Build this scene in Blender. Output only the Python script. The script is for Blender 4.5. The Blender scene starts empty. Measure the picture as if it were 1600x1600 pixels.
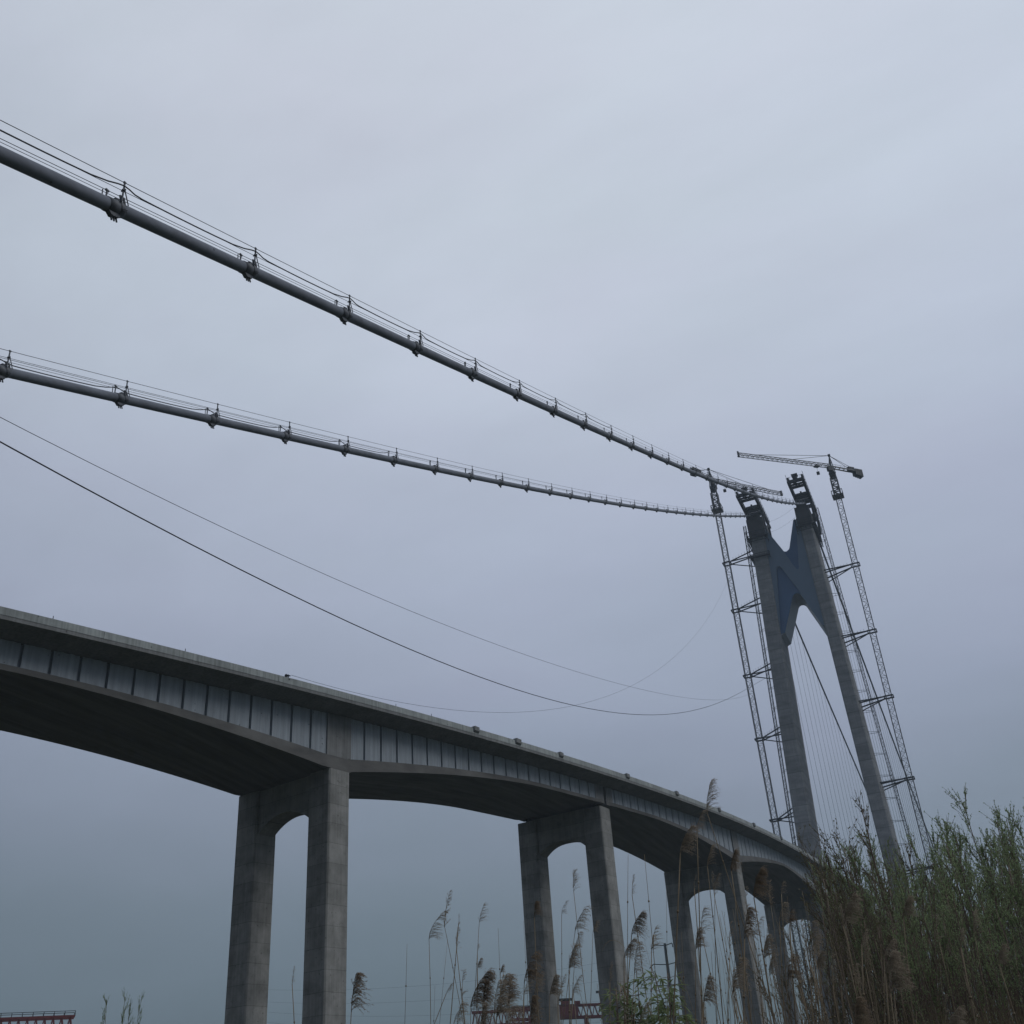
import bpy, math, random
from mathutils import Vector, Matrix
import numpy as np

C = bpy.context.scene
COL = C.collection
R = math.radians
EYE = 1.6

# ------------------------------------------------------------------ camera
cam_data = bpy.data.cameras.new('camera')
cam = bpy.data.objects.new('camera', cam_data)
COL.objects.link(cam)
CAM = Matrix(((0.913299, 0.252597, 0.319498),
              (0.402344, -0.437678, -0.804088),
              (-0.063273, 0.862921, -0.501362)))
m4 = CAM.to_4x4()
m4.translation = Vector((0, 0, EYE))
cam.matrix_world = m4
cam_data.sensor_width = 36
cam_data.lens = 37.44
cam_data.clip_start = 0.05
cam_data.clip_end = 6000
C.camera = cam

# ------------------------------------------------------------------ light: overcast sky
SUN_EL, SUN_AZ = 42.0, 84.0            # degrees above the horizon, degrees clockwise from +Y
world = bpy.data.worlds.new('World')
C.world = world
world.use_nodes = True
nt = world.node_tree
nt.nodes.clear()
def wn(t, **k):
    n = nt.nodes.new(t)
    for a, b in k.items():
        setattr(n, a, b)
    return n
out = wn('ShaderNodeOutputWorld')
bg = wn('ShaderNodeBackground')
bg.inputs['Strength'].default_value = 0.1
sky = wn('ShaderNodeTexSky', sky_type='NISHITA', sun_disc=False)
sky.sun_elevation = R(SUN_EL)
sky.sun_rotation = R(SUN_AZ)
sky.dust_density = 3.0
tc = wn('ShaderNodeTexCoord')
sep = wn('ShaderNodeSeparateXYZ')
nt.links.new(tc.outputs['Generated'], sep.inputs[0])
mp = wn('ShaderNodeMapping')
mp.inputs['Scale'].default_value = (1.0, 1.0, 3.2)
nt.links.new(tc.outputs['Generated'], mp.inputs[0])
def noise(scale, detail, rough=0.5):
    n = wn('ShaderNodeTexNoise')
    n.inputs['Scale'].default_value = scale
    n.inputs['Detail'].default_value = detail
    n.inputs['Roughness'].default_value = rough
    nt.links.new(mp.outputs[0], n.inputs['Vector'])
    return n.outputs['Fac']
def math_node(op, a, b=None, clamp=False):
    n = wn('ShaderNodeMath', operation=op, use_clamp=clamp)
    for i, v in enumerate((a, b)):
        if v is None:
            continue
        if isinstance(v, (int, float)):
            n.inputs[i].default_value = v
        else:
            nt.links.new(v, n.inputs[i])
    return n.outputs[0]
n1 = noise(1.6, 3.0)
n2 = noise(3.4, 4.0)
# height of the view direction, moved a little by the cloud texture, picks the cloud layer's brightness
el = math_node('ADD', sep.outputs[2], math_node('MULTIPLY', math_node('SUBTRACT', n1, 0.5), 0.16))
ramp = wn('ShaderNodeValToRGB')
cr = ramp.color_ramp
SKY = [(0.00, (0.090, 0.130, 0.146)), (0.08, (0.092, 0.134, 0.152)), (0.20, (0.198, 0.246, 0.300)), (0.32, (0.320, 0.366, 0.470)),
       (0.45, (0.432, 0.480, 0.602)), (0.62, (0.536, 0.592, 0.694)), (0.80, (0.592, 0.642, 0.728)), (1.00, (0.622, 0.670, 0.748))]
while len(cr.elements) < len(SKY):
    cr.elements.new(0.5)
for e, (p, c) in zip(cr.elements, SKY):
    e.position = p
    e.color = (*c, 1)
nt.links.new(el, ramp.inputs[0])
tint = wn('ShaderNodeMix', data_type='RGBA', blend_type='MIX')
nt.links.new(math_node('MULTIPLY', math_node('SUBTRACT', n2, 0.36), 2.6, True), tint.inputs['Factor'])
tint.inputs['A'].default_value = (0.99, 1.004, 1.002, 1)
tint.inputs['B'].default_value = (1.01, 0.994, 1.016, 1)
mul = wn('ShaderNodeMix', data_type='RGBA', blend_type='MULTIPLY')
mul.inputs['Factor'].default_value = 1
nt.links.new(ramp.outputs[0], mul.inputs['A'])
nt.links.new(tint.outputs['Result'], mul.inputs['B'])
# brighter veil of cloud on the side where the sun stands
dot = wn('ShaderNodeVectorMath', operation='DOT_PRODUCT')
nt.links.new(tc.outputs['Generated'], dot.inputs[0])
dot.inputs[1].default_value = (math.sin(R(15)) * math.cos(R(50)), math.cos(R(15)) * math.cos(R(50)), math.sin(R(50)))
glow = math_node('ADD', math_node('MULTIPLY', dot.outputs['Value'], 0.42), 0.64)
# long soft folds in the cloud deck
mp2 = wn('ShaderNodeMapping')
mp2.inputs['Rotation'].default_value = (R(24), R(-16), R(35))
mp2.inputs['Scale'].default_value = (1.1, 3.6, 4.4)
nt.links.new(tc.outputs['Generated'], mp2.inputs[0])
n3 = wn('ShaderNodeTexNoise')
n3.inputs['Scale'].default_value = 2.1
n3.inputs['Detail'].default_value = 5
n3.inputs['Roughness'].default_value = 0.55
nt.links.new(mp2.outputs[0], n3.inputs['Vector'])
glow = math_node('MULTIPLY', glow, math_node('ADD', math_node('MULTIPLY', n3.outputs['Fac'], 0.24), 0.88))
sc = wn('ShaderNodeVectorMath', operation='SCALE')
nt.links.new(mul.outputs['Result'], sc.inputs[0])
nt.links.new(math_node('MULTIPLY', glow, 10.0), sc.inputs['Scale'])
mixs = wn('ShaderNodeMix', data_type='RGBA', blend_type='MIX')
mixs.inputs['Factor'].default_value = 0.95
nt.links.new(sky.outputs[0], mixs.inputs['A'])
nt.links.new(sc.outputs[0], mixs.inputs['B'])
nt.links.new(mixs.outputs['Result'], bg.inputs['Color'])
nt.links.new(bg.outputs[0], out.inputs[0])

sun_data = bpy.data.lights.new('sun', 'SUN')
sun_data.energy = 0.9
sun_data.angle = R(25)
sun_data.color = (1.0, 0.97, 0.92)
sun = bpy.data.objects.new('sun', sun_data)
COL.objects.link(sun)
sd = Vector((math.sin(R(SUN_AZ)) * math.cos(R(SUN_EL)), math.cos(R(SUN_AZ)) * math.cos(R(SUN_EL)), math.sin(R(SUN_EL))))
sun.rotation_euler = sd.to_track_quat('Z', 'Y').to_euler()

C.view_settings.view_transform = 'Standard'
C.view_settings.look = 'None'
C.view_settings.exposure = 0.0
C.view_settings.gamma = 1.0
C.cycles.use_denoising = True
C.cycles.max_bounces = 6
C.cycles.volume_bounces = 1
C.cycles.use_adaptive_sampling = True
C.cycles.adaptive_threshold = 0.01
C.cycles.transparent_max_bounces = 8

# ------------------------------------------------------------------ helpers
def ray(px, py):
    """horizontal-unit direction of a photograph pixel"""
    d = CAM @ Vector(((px - 800) / 1664, -(py - 800) / 1664, -1))
    return d / math.hypot(d.x, d.y)

def at(px, py, dist):
    d = ray(px, py) * dist
    return Vector((d.x, d.y, d.z + EYE))

class MB:
    """collects shapes for ONE mesh object"""
    def __init__(s):
        s.v, s.f, s.sm = [], [], []
    def add(s, vs, fs, smooth=False):
        o = len(s.v)
        s.v += [tuple(x) for x in vs]
        s.f += [tuple(i + o for i in f) for f in fs]
        s.sm += [smooth] * len(fs)
    def box(s, x0, x1, y0, y1, z0, z1):
        s.add([(x0, y0, z0), (x1, y0, z0), (x1, y1, z0), (x0, y1, z0), (x0, y0, z1), (x1, y0, z1), (x1, y1, z1), (x0, y1, z1)],
              [(3, 2, 1, 0), (4, 5, 6, 7), (0, 1, 5, 4), (1, 2, 6, 5), (2, 3, 7, 6), (3, 0, 4, 7)])
    def bar(s, a, b, w, h=None, up=(0, 0, 1)):
        a, b = Vector(a), Vector(b)
        h = w if h is None else h
        d = (b - a)
        if d.length < 1e-6:
            return
        d.normalize()
        u = Vector(up)
        if abs(d.dot(u)) > 0.98:
            u = Vector((0, 1, 0))
        x = d.cross(u).normalized() * (w / 2)
        y = x.cross(d).normalized() * (h / 2)
        vs = [p + q for p in (a, b) for q in (-x - y, x - y, x + y, -x + y)]
        s.add(vs, [(3, 2, 1, 0), (4, 5, 6, 7), (0, 1, 5, 4), (1, 2, 6, 5), (2, 3, 7, 6), (3, 0, 4, 7)])
    def tube(s, pts, radii, n=6, smooth=True, cap=True):
        pts = [Vector(p) for p in pts]
        if isinstance(radii, (int, float)):
            radii = [radii] * len(pts)
        rings, vs = [], []
        ref = None
        for i, p in enumerate(pts):
            d = (pts[min(i + 1, len(pts) - 1)] - pts[max(i - 1, 0)]).normalized()
            if ref is None:
                ref = Vector((1, 0, 0)) if abs(d.x) < 0.8 else Vector((0, 0, 1))
            x = (ref - d * ref.dot(d)).normalized()
            ref = x
            y = d.cross(x)
            for k in range(n):
                a = 2 * math.pi * k / n
                vs.append(p + (x * math.cos(a) + y * math.sin(a)) * radii[i])
        fs = []
        for i in range(len(pts) - 1):
            for k in range(n):
                k2 = (k + 1) % n
                fs.append((i * n + k, i * n + k2, (i + 1) * n + k2, (i + 1) * n + k))
        if cap:
            fs.append(tuple(range(n - 1, -1, -1)))
            fs.append(tuple((len(pts) - 1) * n + k for k in range(n)))
        s.add(vs, fs, smooth)
    def loft(s, sections, closed=True, caps=True):
        n = len(sections[0])
        vs = [p for sec in sections for p in sec]
        fs = []
        for i in range(len(sections) - 1):
            for k in range(n if closed else n - 1):
                k2 = (k + 1) % n
                fs.append((i * n + k, i * n + k2, (i + 1) * n + k2, (i + 1) * n + k))
        if caps:
            fs.append(tuple(range(n - 1, -1, -1)))
            fs.append(tuple((len(sections) - 1) * n + k for k in range(n)))
        s.add(vs, fs)
    def mesh(s, name, mat):
        me = bpy.data.meshes.new(name)
        me.from_pydata(s.v, [], s.f)
        me.polygons.foreach_set('use_smooth', s.sm)
        me.materials.append(mat)
        me.update()
        return me
    def build(s, name, mat, parent=None, recalc=False):
        me = s.mesh(name, mat)
        if recalc:
            import bmesh
            bm = bmesh.new()
            bm.from_mesh(me)
            bmesh.ops.recalc_face_normals(bm, faces=bm.faces)
            bm.to_mesh(me)
            bm.free()
        return link(name, me, parent)

def link(name, me, parent=None):
    o = bpy.data.objects.new(name, me)
    COL.objects.link(o)
    if parent is not None:
        o.parent = parent
    return o

def tag(o, label=None, cat=None, group=None, kind=None):
    for k, v in (('label', label), ('category', cat), ('group', group), ('kind', kind)):
        if v:
            o[k] = v
    return o

def empty(name, label, cat, loc=(0, 0, 0), group=None):
    o = bpy.data.objects.new(name, None)
    o.empty_display_size = 0.5
    COL.objects.link(o)
    o.location = loc
    return tag(o, label, cat, group)

# ------------------------------------------------------------------ materials
def material(name, base, rough=0.8, metal=0.0, var=0.0, scale=2.0, spec=0.3, alt=None, stretch=(1, 1, 1), bump=0.0, lines=None, streak=0.0, stain=0.0, thin=0.0):
    m = bpy.data.materials.new(name)
    m.use_nodes = True
    t = m.node_tree
    p = t.nodes['Principled BSDF']
    p.inputs['Roughness'].default_value = rough
    p.inputs['Metallic'].default_value = metal
    p.inputs['Specular IOR Level'].default_value = spec
    p.inputs['Base Color'].default_value = (*base, 1)
    if not var and not lines and not alt:
        return m
    N, L = t.nodes.new, t.links.new
    tc = N('ShaderNodeTexCoord')
    mp = N('ShaderNodeMapping')
    mp.inputs['Scale'].default_value = stretch
    L(tc.outputs['Object'], mp.inputs[0])
    nz = N('ShaderNodeTexNoise')
    nz.inputs['Scale'].default_value = scale
    nz.inputs['Detail'].default_value = 6
    nz.inputs['Roughness'].default_value = 0.62
    L(mp.outputs[0], nz.inputs['Vector'])
    mr = N('ShaderNodeMapRange')
    mr.inputs[1].default_value = 0.3
    mr.inputs[2].default_value = 0.7
    L(nz.outputs['Fac'], mr.inputs[0])
    mix = N('ShaderNodeMix')
    mix.data_type = 'RGBA'
    a = tuple(c * (1 - var) for c in base)
    b = alt or tuple(min(1, c * (1 + var)) for c in base)
    mix.inputs['A'].default_value = (*a, 1)
    mix.inputs['B'].default_value = (*b, 1)
    L(mr.outputs[0], mix.inputs['Factor'])
    col = mix.outputs['Result']
    def times(col, val):
        q = N('ShaderNodeMix')
        q.data_type = 'RGBA'
        q.blend_type = 'MULTIPLY'
        q.inputs['Factor'].default_value = 1
        L(col, q.inputs['A'])
        L(val, q.inputs['B'])
        return q.outputs['Result']
    def M(op, a, b=None):
        q = N('ShaderNodeMath')
        q.operation = op
        for i, v in enumerate((a, b)):
            if v is None:
                continue
            if isinstance(v, (int, float)):
                q.inputs[i].default_value = v
            else:
                L(v, q.inputs[i])
        return q.outputs[0]
    if streak:
        # rain streaks: noise stretched along the vertical
        m2 = N('ShaderNodeMapping')
        m2.inputs['Scale'].default_value = (1.6, 1.6, 0.06)
        L(tc.outputs['Object'], m2.inputs[0])
        s2 = N('ShaderNodeTexNoise')
        s2.inputs['Scale'].default_value = 2.2
        s2.inputs['Detail'].default_value = 4
        L(m2.outputs[0], s2.inputs['Vector'])
        r2 = N('ShaderNodeMapRange')
        r2.inputs[1].default_value = 0.35
        r2.inputs[2].default_value = 0.65
        r2.inputs[3].default_value = 1 - streak
        r2.inputs[4].default_value = 1 + streak * 0.6
        L(s2.outputs['Fac'], r2.inputs[0])
        col = times(col, r2.outputs[0])
    if stain:
        # blotches left by damp and formwork oil
        s3 = N('ShaderNodeTexNoise')
        s3.inputs['Scale'].default_value = 1.1
        s3.inputs['Detail'].default_value = 8
        s3.inputs['Roughness'].default_value = 0.72
        L(tc.outputs['Object'], s3.inputs['Vector'])
        r3 = N('ShaderNodeMapRange')
        r3.inputs[1].default_value = 0.56
        r3.inputs[2].default_value = 0.68
        r3.inputs[3].default_value = 1
        r3.inputs[4].default_value = 1 - stain
        L(s3.outputs['Fac'], r3.inputs[0])
        col = times(col, r3.outputs[0])
        v3 = N('ShaderNodeTexVoronoi')
        v3.inputs['Scale'].default_value = 0.9
        L(tc.outputs['Object'], v3.inputs['Vector'])
        hole = M('LESS_THAN', v3.outputs['Distance'], 0.075)
        col = times(col, M('SUBTRACT', 1.0, M('MULTIPLY', hole, 0.5)))
    if lines:
        # joints between the lifts of formwork, and a slightly different tone for every lift
        step, width, depth, wob = lines
        sp = N('ShaderNodeSeparateXYZ')
        L(tc.outputs['Object'], sp.inputs[0])
        zz = M('ADD', M('DIVIDE', sp.outputs[2], step), M('MULTIPLY', nz.outputs['Fac'], wob))
        fr = M('FRACT', zz)
        edge = M('LESS_THAN', fr, width / step)
        jv = M('SUBTRACT', 1.0, M('MULTIPLY', edge, depth))
        wn_ = N('ShaderNodeTexWhiteNoise')
        wn_.noise_dimensions = '1D'
        L(M('FLOOR', zz), wn_.inputs['W'])
        jv = M('MULTIPLY', jv, M('ADD', M('MULTIPLY', wn_.outputs['Value'], 0.22), 0.89))
        col = times(col, jv)
    L(col, p.inputs['Base Color'])
    if thin:
        # thin leaves and plumes let part of the light through
        tr = N('ShaderNodeBsdfTranslucent')
        L(col, tr.inputs['Color'])
        mx = N('ShaderNodeMixShader')
        mx.inputs[0].default_value = thin
        L(p.outputs[0], mx.inputs[1])
        L(tr.outputs[0], mx.inputs[2])
        L(mx.outputs[0], t.nodes['Material Output'].inputs['Surface'])
    if bump:
        bp = N('ShaderNodeBump')
        bp.inputs['Strength'].default_value = bump
        bp.inputs['Distance'].default_value = 0.05
        L(nz.outputs['Fac'], bp.inputs['Height'])
        L(bp.outputs[0], p.inputs['Normal'])
    return m

MAT = dict(
    concrete=material('pier_concrete', (0.205, 0.208, 0.202), 0.9, var=0.3, scale=0.45, streak=0.13, lines=(2.2, 0.06, 0.36, 0.03), bump=0.2, stain=0.3),
    deck=material('deck_concrete', (0.165, 0.172, 0.175), 0.9, var=0.2, scale=0.45, streak=0.16, bump=0.15, stain=0.2),
    parapet=material('parapet_concrete', (0.265, 0.29, 0.29), 0.9, var=0.24, scale=0.3, streak=0.2, stain=0.12, bump=0.15),
    soffit=material('shaded_soffit_concrete', (0.11, 0.11, 0.108), 0.9, var=0.4, scale=0.5, stretch=(1.5, 0.12, 1)),  # underside shade put into the base colour, darker than the concrete itself
    web=material('web_steel', (0.255, 0.292, 0.332), 0.6, var=0.11, scale=0.9, stretch=(1, 1, 0.22), streak=0.12, spec=0.3, stain=0.1),
    leg=material('tower_concrete', (0.19, 0.198, 0.208), 0.9, var=0.26, scale=0.35, stretch=(0.5, 0.5, 1.6), streak=0.1, lines=(6.0, 0.22, 0.34, 0.02), stain=0.25),
    cap=material('tower_cap_concrete', (0.05, 0.05, 0.055), 0.9, var=0.2, scale=0.5),
    band=material('band_steel', (0.09, 0.137, 0.20), 0.5, var=0.06, scale=0.2),
    side=material('side_steel', (0.22, 0.25, 0.30), 0.5, var=0.05, scale=0.2),
    panel=material('panel_steel', (0.038, 0.09, 0.19), 0.5, var=0.08, scale=0.2),
    dark_steel=material('dark_steel', (0.014, 0.017, 0.024), 0.6, var=0.3, scale=1.0),
    crane=material('crane_steel', (0.10, 0.10, 0.105), 0.6, var=0.2, scale=0.6),
    cable=material('cable_paint', (0.16, 0.178, 0.215), 0.75, var=0.22, scale=1.2, stretch=(1, 0.35, 1), spec=0.2, stain=0.15),
    clamp=material('clamp_steel', (0.10, 0.11, 0.13), 0.55, var=0.15, scale=2.0),
    wire=material('wire_steel', (0.03, 0.033, 0.04), 0.6, var=0.1, scale=3.0),
    red=material('red_paint', (0.11, 0.014, 0.014), 0.6, var=0.25, scale=0.8),
    pole=material('pole_steel', (0.06, 0.08, 0.085), 0.5, var=0.12, scale=0.6),
    ground=material('dry_soil', (0.065, 0.055, 0.036), 1.0, var=0.3, scale=0.25, alt=(0.045, 0.055, 0.03)),
    reed_stem=material('reed_stem', (0.17, 0.135, 0.09), 0.8, var=0.3, scale=3.0),
    plume=material('reed_plume', (0.37, 0.315, 0.25), 0.9, var=0.3, scale=6.0, thin=0.5),
    plume_dark=material('reed_plume_dark', (0.29, 0.23, 0.17), 0.9, var=0.3, scale=6.0, thin=0.5),
    dry_leaf=material('dry_leaf', (0.24, 0.19, 0.12), 0.8, var=0.25, scale=3.0, thin=0.35),
    bark=material('willow_bark', (0.14, 0.11, 0.088), 0.9, var=0.35, scale=2.0),
    willow=material('willow_leaf', (0.185, 0.265, 0.125), 0.7, var=0.3, scale=1.4, alt=(0.38, 0.47, 0.26), thin=0.5),
    bud=material('willow_bud', (0.14, 0.135, 0.075), 0.8, var=0.3, scale=1.4, thin=0.4),
    green=material('fresh_leaf', (0.17, 0.225, 0.105), 0.6, var=0.35, scale=4.0, alt=(0.33, 0.40, 0.21), thin=0.45),
    grass=material('dry_grass', (0.20, 0.13, 0.08), 0.9, var=0.4, scale=1.2, alt=(0.17, 0.155, 0.07), thin=0.3),
)

# ------------------------------------------------------------------ setting
g = MB()
n = 24
gv = [(-1500 + 3000 * i / n, -1500 + 3000 * j / n, 0) for j in range(n + 1) for i in range(n + 1)]
gf = [(j * (n + 1) + i, j * (n + 1) + i + 1, (j + 1) * (n + 1) + i + 1, (j + 1) * (n + 1) + i) for j in range(n) for i in range(n)]
g.add(gv, gf)
tag(g.build('ground', MAT['ground']), 'flat bare ground below the bridge', 'ground', kind='structure')

hz = MB()
hz.box(-1600, 1600, -1600, 1600, -1.0, 262)
hm = bpy.data.materials.new('haze')
hm.use_nodes = True
ht = hm.node_tree
ht.nodes.clear()
ho = ht.nodes.new('ShaderNodeOutputMaterial')
hv = ht.nodes.new('ShaderNodeVolumePrincipled')
hv.inputs['Color'].default_value = (0.72, 0.86, 1.0, 1)
hv.inputs['Density'].default_value = 0.00022
hv.inputs['Anisotropy'].default_value = 0.0
ht.links.new(hv.outputs[0], ho.inputs['Volume'])
tag(hz.build('haze', hm), 'thin grey-blue river haze in the air', 'haze', kind='stuff')

# ------------------------------------------------------------------ approach viaduct
# l = distance along the near girder face from the nearest pier, off = metres to the near side of that face
LS = np.arange(-170, 306, 0.5)
TH = np.radians(np.maximum(13.5 - 0.06567 * LS, 2.0))
XS = np.concatenate([[0], np.cumsum(np.cos((TH[1:] + TH[:-1]) / 2) * .5)])
YS = np.concatenate([[0], np.cumsum(np.sin((TH[1:] + TH[:-1]) / 2) * .5)])
i0 = int(np.argmin(abs(LS)))
XS += 103.65 - XS[i0]
YS += -66.15 - YS[i0]
ZT = np.polyfit([-150, -42.5, -14, 1.5, 24, 44.5, 67, 88, 111, 141, 180, 300], [36.6, 43.4, 45.1, 45.9, 47.25, 48.4, 49.5, 50.8, 52.1, 53.6, 55.7, 60.5], 3)
def heading(l):
    return float(np.interp(l, LS, TH))
def pt(l, off, z):
    th = heading(l)
    s = float(np.interp(l, LS, XS)) - math.sin(th) * off
    t = float(np.interp(l, LS, YS)) + math.cos(th) * off
    return Vector((t, s, z + EYE))
def ztop(l):
    return float(np.polyval(ZT, l))
def zweb(l):
    return ztop(l) - 1.68
PIERS = [0.0, 62.0, 123.3, 206.5]
def soffit_depth(l):
    d = 2.9
    for lp, deep, reach in ((1.65, 6.6, 42), (124.9, 6.15, 42), (208.1, 6.4, 45), (290.0, 6.0, 45), (-95, 6.3, 45)):
        q = max(0.0, abs(l - lp) - 1.65)
        if q < reach:
            d = max(d, 2.9 + (deep - 2.9) * (1 - q / reach) ** 1.65)
    return d
def zsoff(l):
    # flat over every pier head
    for lp in PIERS:
        if lp <= l <= lp + 3.3:
            l = lp + 1.65
            break
    return zweb(l) - soffit_depth(l)
def flange(l):
    return 0.55 + 0.95 * (soffit_depth(l) - 2.9) / 3.6
def steps(a, b, d):
    n = max(1, int(round((b - a) / d)))
    return [a + (b - a) * i / n for i in range(n + 1)]

L0, L1 = -150.0, 300.0
via = empty('approach_viaduct', 'long curving concrete deck with grey corrugated steel webs on paired piers', 'bridge', pt(0, -8, -EYE))
def part(name, mb, mat, lab=None, recalc=True):
    o = mb.build(name, mat, None, recalc)
    o.parent = via
    o.matrix_parent_inverse = Matrix.Translation(-via.location)
    if lab:
        o['label'] = lab
    return o
mb = MB()
mb.loft([[pt(l, 3, ztop(l) - 1.15), pt(l, 3, ztop(l) - .75), pt(l, -18.5, ztop(l) - .75), pt(l, -18.5, ztop(l) - 1.15), pt(l, -15.75, zweb(l)), pt(l, 0.25, zweb(l))]
         for l in steps(L0, L1, 2.5)])
part('deck_slab', mb, MAT['deck'])
for off in (3.035, -18.085):
    mb = MB()
    ends = sorted([L0 + 10.7 * k for k in range(42)] + [66.2, L1])
    for a, b in zip(ends[:-1], ends[1:]):
        mb.loft([[pt(l, off, ztop(l) - .762), pt(l, off - .03, ztop(l)), pt(l, off - .25, ztop(l)), pt(l, off - .45, ztop(l) - .762)] for l in steps(a + .022, b - .022, 2.5)])
    part('parapet', mb, MAT['parapet'])
mb = MB()
for a, b in ((L0, 63.66), (64.34, L1)):
    cuts = sorted(set(steps(a, b, 1.5) + [x for lp in PIERS for x in (lp, lp + 3.3) if a < x < b]))
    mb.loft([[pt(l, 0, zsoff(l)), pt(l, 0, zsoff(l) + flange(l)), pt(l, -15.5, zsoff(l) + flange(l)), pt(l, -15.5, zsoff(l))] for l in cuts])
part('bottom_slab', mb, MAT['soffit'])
blocks = [(-.5, 3.4), (60.9, 63.62), (64.38, 66.7), (123.4, 127.3), (206.0, 210.3)]
for a, b in blocks:
    mb = MB()
    mb.loft([[pt(l, .006, zsoff(l) + flange(l) - .02), pt(l, .006, zweb(l) + .1), pt(l, -15.506, zweb(l) + .1), pt(l, -15.506, zsoff(l) + flange(l) - .02)] for l in steps(a, b, .7)])
    part('diaphragm', mb, MAT['deck'])
def corrugated(l):
    """offset of the web face: trapezoid waves inside 3 m panels, a deep open joint between panels"""
    q = ((l + 0.1) % 2.95)
    if q < 0.17 or q > 2.95 - 0.17:
        return -.55
    w = (q / 0.98) % 1.0
    tri = min(1, max(-1, 3.2 * (abs(w - .5) - .25)))
    return -.15 + .08 * tri
def web_span(a, b, near=True):
    mb = MB()
    ls = []
    k0 = math.floor(a / 2.95) - 1
    for k in range(k0, int(b / 2.95) + 2):
        base = k * 2.95 - .1
        for q in (0.0, .169, .171, .3, .42, .6, .75, .95, 1.1, 1.28, 1.4, 1.58, 1.72, 1.9, 2.05, 2.25, 2.4, 2.6, 2.72, 2.779, 2.781):
            if a < base + q < b:
                ls.append(base + q)
    ls = [a] + ls + [b]
    if near:
        mb.loft([[pt(l, corrugated(l), zsoff(l) + flange(l) - .05), pt(l, corrugated(l), zweb(l) + .08), pt(l, -.8, zweb(l) + .08), pt(l, -.8, zsoff(l) + flange(l) - .05)] for l in ls])
    else:
        mb.loft([[pt(l, -14.8, zsoff(l) + flange(l) - .05), pt(l, -14.8, zweb(l) + .08), pt(l, -15.3, zweb(l) + .08), pt(l, -15.3, zsoff(l) + flange(l) - .05)] for l in steps(a, b, 3)])
    part('steel_web', mb, MAT['web'])
for a, b in ((L0, -.5), (3.4, 60.9), (66.7, 123.15), (127.3, 206.0), (210.3, L1)):
    web_span(a, b)
    web_span(a, b, False)
# concrete blocks for lamp posts, set on the parapet
for l, big in ((24.2, 1), (34.1, 1.15), (45.6, .9), (67.0, 1), (87.0, .95), (108.4, .95), (130.6, .95), (152.6, .95), (175, .95), (197, .95)):
    mb = MB()
    w = .55 * big
    sec = lambda q, ex: [pt(q, 3.02 + ex, ztop(l) - .62), pt(q, 3.30 + ex * 1.2, ztop(l) - .40), pt(q, 3.30 + ex, ztop(l) + .18 * big), pt(q, 2.7, ztop(l) + .16 * big), pt(q, 2.7, ztop(l) - .62)]
    mb.loft([sec(l - w, -.04), sec(l - w * .8, 0), sec(l + w * .8, 0), sec(l + w, -.04)])
    a = pt(l, 3.0, ztop(l) + .1)
    mb.bar(a, a + Vector((0, 0, .28 * big)), .05)
    mb.bar(pt(l, 2.9, ztop(l) + .1), pt(l, 2.9, ztop(l) + .36), .04)
    part('lamp_bracket', mb, MAT['deck'])
# small rod ends left standing on the parapet
for l in (-37.5, -23.1, -9.7, 8.2, 15.0):
    mb = MB()
    a = pt(l, 2.9, ztop(l) - .05)
    mb.bar(a, a + Vector((0, 0, .38)), .05)
    part('starter_rod', mb, MAT['dark_steel'])
# piers
PL = ['bare concrete twin-column pier closest to the camera, arched beam at its head',
      'concrete twin-column pier under the dark expansion joint of the deck',
      'concrete twin-column pier third along the viaduct, rising behind the tall reeds',
      'concrete twin-column pier half hidden by the willow thicket']
for k, lp in enumerate(PIERS):
    lm = lp + 1.65
    top = zsoff(lm) - (.32 if k == 1 else .01)
    o = pt(lm, -8, -EYE)
    pr = empty('bridge_pier', PL[k], 'bridge pier', o, 'piers of the viaduct')
    th = heading(lm)
    dl = Vector((math.sin(th), math.cos(th), 0))
    do = Vector((math.cos(th), -math.sin(th), 0))
    def loc(l, off, z):
        return dl * (l - lm) + do * (off + 8) + Vector((0, 0, z + EYE))
    for a, b in ((-3.45, -.004), (-15.9, -12.35)):
        mb = MB()
        c = .16
        l0, l1 = lp, lp + 3.3
        ring = [(l0 + c, a), (l1 - c, a), (l1, a + c), (l1, b - c), (l1 - c, b), (l0 + c, b), (l0, b - c), (l0, a + c)]
        mb.loft([[loc(l, f, -EYE - .3) for l, f in ring], [loc(l, f, top - .25 if k == 1 else top) for l, f in ring]])
        mb.build('column', MAT['concrete'], pr, True)
    rise, spring = (1.7, top - 5.2) if k == 0 else (1.7, top - 6.1)
    n = 20
    arch = []
    for i in range(n + 1):
        a = math.pi * i / n
        cx = math.cos(a)
        arch.append((-7.9 + 4.5 * cx, spring + rise * (1 - abs(cx) ** (2.6 if k else 2.1))))
    poly = [(-3.3, top - .03), (-3.3, spring)] + arch + [(-12.5, spring), (-12.5, top - .03)]
    mb = MB()
    mb.loft([[loc(l, f, z) for f, z in poly] for l in (lp + .4, lp + 2.9)])
    mb.build('cross_beam', MAT['concrete'], pr, True)
    if k == 1:
        for f in (-1.7, -14.1):
            for l in (lp + .8, lp + 2.5):
                mb = MB()
                q = loc(l, f, top - .2)
                mb.bar(q, q + Vector((0, 0, .53)), .75)
                mb.build('bearing', MAT['dark_steel'], pr)

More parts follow.
